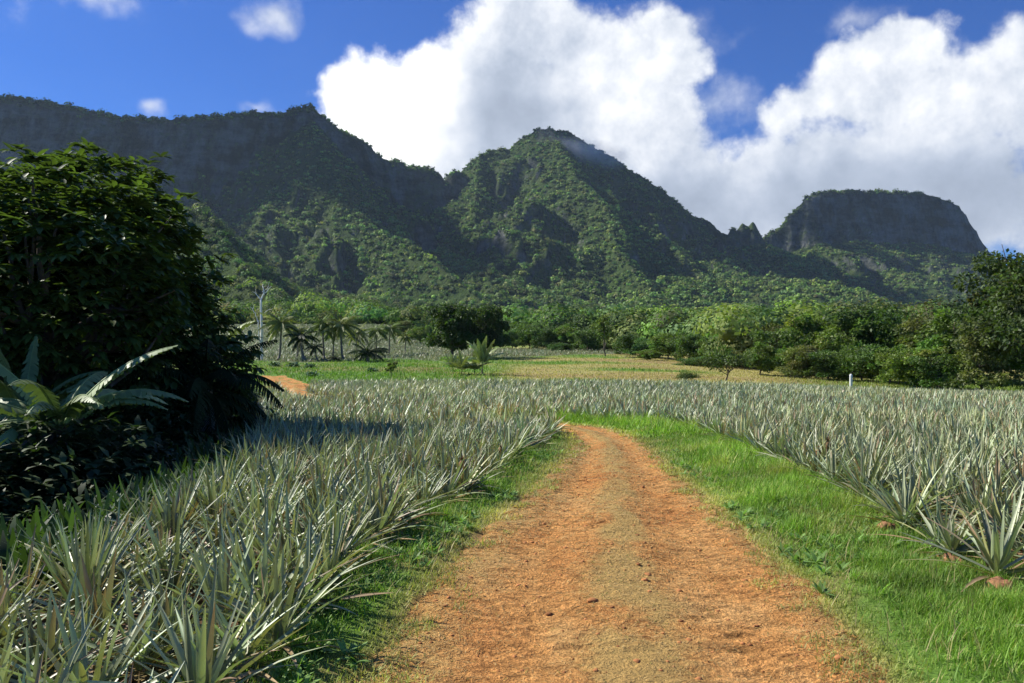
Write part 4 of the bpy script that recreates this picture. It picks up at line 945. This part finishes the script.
# ---- the dark trees at the left of the plantation
def broad_tree(seed, H, R_, zc, ncl, col, leafL=.31, per=8, trunkr=.28, squash=.9, lobes=None):
    r = np.random.default_rng(seed); tw = MB()
    tp = wander((0, 0, -.6), (.3, .1, H * .6), 8, .06, seed); v, q, t = tube(tp, np.linspace(trunkr, trunkr * .4, 8), 10); tw.add(v, q, t)
    d = nrm(r.normal(0, 1, (ncl, 3))); lump = fbm(d[:, 0] * 3.2 + 5, d[:, 1] * 3.2 + d[:, 2] * 2.6, seed, 3)
    rad = (.50 + .78 * lump) * r.uniform(.55, 1.02, ncl) ** .5
    lb = np.array(lobes if lobes else [(0, 0, zc, R_)]); pick = r.choice(len(lb), ncl, p=lb[:, 3] ** 2 / (lb[:, 3] ** 2).sum())
    P = d * (rad * lb[pick, 3])[:, None] * np.array([1, 1, squash]) + lb[pick, :3]; P = P[P[:, 2] > .3]
    for p in P[r.integers(0, len(P), 55)]:
        k = r.integers(2, 7); v, q, t = tube(wander(tp[k], p, 7, .10, int(p[2] * 999) % 997), np.linspace(trunkr * .3, .015, 7), 6); tw.add(v, q, t)
    n = len(P); out = nrm(P - np.array([0, 0, zc * .9])); az0 = np.repeat(r.uniform(0, 6.28, n), per); az = az0 + np.tile(np.arange(per) * 2 * math.pi / per, n) + r.normal(0, .25, n * per)
    D = nrm(dirs(az, r.uniform(-.1, .7, n * per)) + np.repeat(out, per, 0) * .55)
    c = np.repeat(np.asarray(col) * r.uniform(.65, 1.35, (n, 1)), per, 0) * r.uniform(.8, 1.2, (n * per, 1))
    V, Q, C = blades(np.repeat(P, per, 0), D, leafL * r.uniform(.7, 1.25, n * per), leafL * .42, droop=r.uniform(.6, 1.5, n * per), segs=3, cross=3, fold=.18, col=c, tip=c * 1.1, prof=lambda t: math.sin(math.pi * min(max(t * .9 + .06, .06), .97)) ** .8)
    return tw.mesh('trunk', M_bark), MB().add(V, Q, C=C).mesh('crown', M_leafdark)
DG = (.085, .13, .03)
x, y, z = at(40, 17.5); put_tree('breadfruit_tree', broad_tree(80, 7.5, 3.7, 3.6, 5200, DG, leafL=.26, lobes=[(1.2, 0, 6.1, 1.8), (2.1, .4, 4.9, 1.6), (-1.0, .2, 4.6, 2.0), (2.5, 0, 3.5, 1.75), (0, -.4, 3.4, 2.7), (-3., 0, 3.6, 2.3), (3.7, 0, 2.7, 1.1)]), (x, y, z), 0, 1, 'huge dark broad-leaved tree shading the near field corner')
x, y, z = at(-22, 21.5); put_tree('breadfruit_tree', broad_tree(81, 8.5, 3.0, 5.6, 1900, DG, leafL=.28, lobes=[(0, 0, 7.0, 1.8), (-1.5, 0, 5., 2.8)]), (x, y, z), 0, 1, 'dark tree whose crown just shows at the picture corner behind the huge one')
x, y, z = -8.9, 15., float(zg(-8.9, 15.)); put_tree('breadfruit_tree', broad_tree(82, 6, 2.9, 4.1, 2200, DG, leafL=.25), (x, y, z), 0, 1, 'dark tree at the edge of the picture casting shade on the undergrowth')
# banana in front of the tree, feathery palm at its right
x, y, z = at(72, 11.0); put_banana(banana(63, 1.2, 1.75, 18, (.20, .27, .10), .7, .09), (x, y, z), 2.1, 1, 'banana plant with sunlit arching leaves in front of the huge dark tree')
x, y, z = at(28, 12.2); put_banana(banana(65, 1.5, 1.6, 14, (.16, .22, .08), .95, .085), (x, y, z), .9, 1, 'darker upright banana plant behind the sunlit one')
fp = frond_set(90, 24, 2.1, 1.5, .42, (.022, .038, .012), w=.05, nl=34, el=(-.1, 1.3), origin=(0, 0, 1.1)); tk = MB(); v, q, t = tube([(0, 0, -.5), (0, 0, .6), (0, 0, 1.15)], [.2, .2, .15], 9); tk.add(v, q, t)
x, y, z = at(205, 16.5); e = link('fan_palm', None, None, (x, y, z)); tag(e, 'black-looking palm with long drooping fronds beside the huge dark tree', 'palm tree'); link('trunk', tk.mesh('trunk', M_palmbark), e); link('crown', fp.mesh('crown', M_black), e)
def bush(seed, R_, n, col, leafL=.16):
    r = np.random.default_rng(seed); d = nrm(r.normal(0, 1, (n, 3))); d[:, 2] = np.abs(d[:, 2]); P = d * (R_ * r.uniform(.5, 1.05, n) * (.7 + .6 * fbm(d[:, 0] * 3, d[:, 1] * 3, seed, 2)))[:, None]; per = 6
    c = np.repeat(np.asarray(col) * r.uniform(.6, 1.4, (n, 1)), per, 0)
    return MB().add(*_vqc(blades(np.repeat(P, per, 0), nrm(dirs(r.uniform(0, 6.28, n * per), r.uniform(-.2, 1, n * per)) + np.repeat(d, per, 0) * .5), leafL * r.uniform(.6, 1.3, n * per), leafL * .45, droop=.9, segs=2, col=c, prof=lambda t: math.sin(math.pi * min(max(t * .9 + .06, .06), .97))))).mesh('leaves', M_leafdark)
BU = bush(91, 1.1, 900, (.04, .07, .02)); BU2 = bush(92, .7, 600, (.06, .10, .025), .12)
for i, (px_, d, me, s_, lab) in enumerate([(10, 9.2, BU2, .9, 'small dark bush at the bottom corner under the banana leaves'), (55, 10.4, BU, 1.25, 'dark leafy bush at the foot of the banana plant'), (112, 11.5, BU, .9, 'dark bush between the banana plant and the plantation'), (160, 15, BU, 1.05, 'dark bush beneath the huge tree near the drooping palm'), (225, 19, BU, 1., 'dark bush at the foot of the drooping palm'), (-30, 9.5, BU, 1.2, 'dark bush at the picture edge in the deepest shade'), (130, 17, BU, 1.6, 'tall dark bush hiding the trunk of the huge tree'), (40, 16, BU, 1.7, 'tall dark bush behind the banana plant'), (237, 34, BU2, 1.6, 'green bush behind the drooping palm tips')]):
    x, y, z = at(px_, d); o = link('shrub', me, None, (x, y, z - .05), i * 1.7); o.scale = (s_,) * 3; tag(o, lab, 'shrub', 'dark shrubs under the trees')

# ------------------------------------------------------------------ forest over foothills and mountain flanks
def canopy(n, ylo, yhi, ulo, uhi, rad, per, leaf, maxslope, seed, mb, ground_only=None, shape=.8, lift=0.):
    r = np.random.default_rng(seed)
    y = np.sqrt(r.uniform(ylo ** 2, yhi ** 2, n)); x = r.uniform(ulo, uhi, n) * y
    t, who = tents(x, y); g = zg(x, y); z = np.maximum(t, g)
    e = 6.
    zx = np.maximum(tents(x + e, y)[0], zg(x + e, y)); zy = np.maximum(tents(x, y + e)[0], zg(x, y + e))
    sl = np.hypot((zx - z) / e, (zy - z) / e)
    ok = (sl < maxslope * r.uniform(.7, 1.2, n))
    if ground_only is not None: ok &= ground_only(x, y)
    x, y, z = x[ok], y[ok], z[ok]; n = len(x); z = z + lift * (.05 + 1.7 * r.random(n) ** 2.2)
    rd = rad * r.uniform(.5, 1.5, n)
    rd = rd * np.where(sl[ok] > .75, .62, 1.)
    N = n * per
    d = nrm(r.normal(0, 1, (N, 3))); d[:, 2] = np.abs(d[:, 2]) * 1.0 - .12
    d = nrm(d); lump = .78 + .44 * r.random(N)
    P = np.stack([x, y, z], -1).repeat(per, 0) + d * (rd.repeat(per) * lump)[:, None] * np.array([1, 1, shape]) + np.array([0, 0, 1.]) * (rd.repeat(per) * .25)[:, None]
    D = nrm(np.cross(d, r.normal(0, 1, (N, 3)))); S = nrm(np.cross(D, d) + r.normal(0, .3, (N, 3))); L = leaf * r.uniform(.6, 1.3, N) * (rd.repeat(per) / rad) ** .5; L = L[:, None]
    V = np.stack([P - D * L * .5, P - S * L * .40, P + D * L * .5, P + S * L * .40], 1)
    tone_ = fbm(x / 60, y / 60, 101, 3)[:, None]
    base = np.array(GR)[r.integers(0, 6, n)] * 1.25
    base = base * (.62 + .75 * tone_) * r.uniform(.45, 1.45, (n, 1)) * (1 + r.normal(0, .07, (n, 3)))
    C = np.repeat(base, per * 4, 0) * np.repeat(r.uniform(.75, 1.25, N), 4)[:, None]
    mb.add(V.reshape(-1, 3), np.arange(N * 4).reshape(-1, 4), C=C)
    # dark inner mass under the leaves so that the crowns are not hollow
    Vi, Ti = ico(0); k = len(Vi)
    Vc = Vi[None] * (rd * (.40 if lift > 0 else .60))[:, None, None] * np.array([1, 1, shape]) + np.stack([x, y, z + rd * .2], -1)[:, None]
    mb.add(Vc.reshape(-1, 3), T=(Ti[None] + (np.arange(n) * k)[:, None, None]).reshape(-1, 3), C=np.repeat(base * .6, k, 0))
mbA = MB()
notfield = lambda x, y: ~infield2(x, y) & ((y > 180) | (x / y > .28) & (y > 100))
canopy(900, 92, 185, .26, .75, 2.9, 430, .50, 9, 201, mbA, lambda x, y: (x / y > .26) & (y > 96), lift=2.6)
canopy(700, 120, 190, .04, .30, 3.1, 430, .55, 9, 205, mbA, lambda x, y: y > 172 - 190 * (x / y - .04), lift=2.4)
canopy(1700, 175, 420, -.66, .66, 4.2, 260, .85, 9, 202, mbA, lambda x, y: notfield(x, y) & (y > 178 + 90 * sm(-.02, -.12, x / y)), lift=3)
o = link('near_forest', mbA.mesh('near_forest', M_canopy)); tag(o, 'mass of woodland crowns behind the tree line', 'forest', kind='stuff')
mbB = MB()
canopy(9000, 400, 1000, -.70, .68, 5.6, 80, 1.9, 1.7, 203, mbB)
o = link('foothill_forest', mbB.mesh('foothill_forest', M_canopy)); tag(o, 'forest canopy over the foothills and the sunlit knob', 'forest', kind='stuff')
mbC = MB()
canopy(46000, 1000, 2080, -.68, .66, 5.6, 16, 3.6, 1.8, 204, mbC, shape=.7)
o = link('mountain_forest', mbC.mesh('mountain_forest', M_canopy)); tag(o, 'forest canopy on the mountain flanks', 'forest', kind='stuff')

# ------------------------------------------------------------------ added unseen clouds above the frame, placed to shade ridge, saddle and table mountain
SUNV = np.array([math.sin(AZ) * math.cos(SUN_EL), math.cos(AZ) * math.cos(SUN_EL), math.sin(SUN_EL)])
M_shade_cloud = solidmat('shade_cloud_white', (.8, .8, .8), (.85, .85, .85), .004, 1, .0)
def cloud(seed, target, rx, ry, top, n, lab):
    r = np.random.default_rng(seed); base = np.array(target) + SUNV / SUNV[2] * (top - target[2]); V, T = ico(3); mb = MB()
    for i in range(n):
        a = r.uniform(0, 6.28); q = r.random() ** .6; s_ = r.uniform(.22, .42) * min(rx, ry) * 1.3
        c_ = base + np.array([math.cos(a) * q * rx, math.sin(a) * q * ry, r.normal(0, 25)])
        b = V * (1 + .5 * (fbm(V[:, 0] * 2.5 + i, V[:, 1] * 2.5 + V[:, 2] * 2, seed + i, 3)[:, None] - .5)) * (s_, s_, s_ * .5); mb.add(b + c_, T=T)
    tag(link('cloud', mb.mesh('cloud', M_shade_cloud)), lab, 'cloud', kind='stuff')  # off-frame shadow caster, added in the shape of a cumulus
cloud(300, (-730, 1480, 300), 540, 150, 1900, 46, 'added unseen cumulus bank that shades the long ridge')
cloud(302, (560, 1780, 120), 190, 200, 1900, 18, 'added unseen cumulus that shades the saddle between the peak and the flat-topped mountain')
cloud(301, (930, 2060, 330), 330, 80, 1900, 18, 'added unseen cumulus that shades the flat-topped mountain')

# ------------------------------------------------------------------ air
hz, nt = newmat('tropical_haze')
pv = nd(nt, 'ShaderNodeVolumePrincipled'); pv.inputs['Color'].default_value = (.62, .78, 1., 1); pv.inputs['Density'].default_value = .000042; pv.inputs['Anisotropy'].default_value = .2
o = nd(nt, 'ShaderNodeOutputMaterial'); nt.links.new(pv.outputs[0], o.inputs['Volume'])
a, b_, c0, c1, t0, t1 = -2700, 2700, -60, 3000, -6, 640
V = [(a, c0, t0), (b_, c0, t0), (b_, c1, t0), (a, c1, t0), (a, c0, t1), (b_, c0, t1), (b_, c1, t1), (a, c1, t1)]
me = bpy.data.meshes.new('haze'); me.from_pydata(V, [], [(0, 3, 2, 1), (4, 5, 6, 7), (0, 1, 5, 4), (1, 2, 6, 5), (2, 3, 7, 6), (3, 0, 4, 7)]); me.materials.append(hz)
tag(link('haze', me), 'pale blue haze in the air before the mountains', 'haze', kind='stuff')

mm, nt = newmat('summit_cloud')  # thin cloud capping the peak, built as a volume
co = nd(nt, 'ShaderNodeTexCoord').outputs['Object']
ln = nd(nt, 'ShaderNodeVectorMath', operation='LENGTH'); mp = nd(nt, 'ShaderNodeMapping'); mp.inputs['Scale'].default_value = (1 / 120, 1 / 60, 1 / 34); nt.links.new(co, mp.inputs[0]); nt.links.new(mp.outputs[0], ln.inputs[0])
f = mth(nt, 'ADD', mth(nt, 'SUBTRACT', .85, ln.outputs['Value']), mth(nt, 'MULTIPLY_ADD', noise(nt, co, .022, 4, .6), 1.6, -.8), clamp=True)
pv = nd(nt, 'ShaderNodeVolumePrincipled'); pv.inputs['Color'].default_value = (.97, .98, 1, 1); nt.links.new(mth(nt, 'MULTIPLY', f, .018), pv.inputs['Density'])
o = nd(nt, 'ShaderNodeOutputMaterial'); nt.links.new(pv.outputs[0], o.inputs['Volume'])
V, T = ico(3); o = link('cloudlet', MB().add(V * (135, 70, 42), T=T).mesh('cloudlet', mm), None, ((588 - CX) * 1710 / FPX, 1710, zpx(151, 1710))); o.rotation_euler = (0, R(17), 0)
tag(o, 'wisp of white cloud clinging to the summit of the pointed peak', 'cloudlet', kind='stuff')

# ------------------------------------------------------------------ render settings
vs = sc.view_settings; vs.view_transform = 'Standard'; vs.look = 'None'; vs.exposure = .62; vs.gamma = 1; vs.use_curve_mapping = False
cy = sc.cycles; cy.use_denoising = True; cy.max_bounces = 4; cy.diffuse_bounces = 2; cy.glossy_bounces = 1; cy.transmission_bounces = 2; cy.volume_bounces = 2; cy.transparent_max_bounces = 8
cy.use_adaptive_sampling = True; cy.adaptive_threshold = .02; cy.caustics_reflective = False; cy.caustics_refractive = False; cy.sample_clamp_indirect = 5
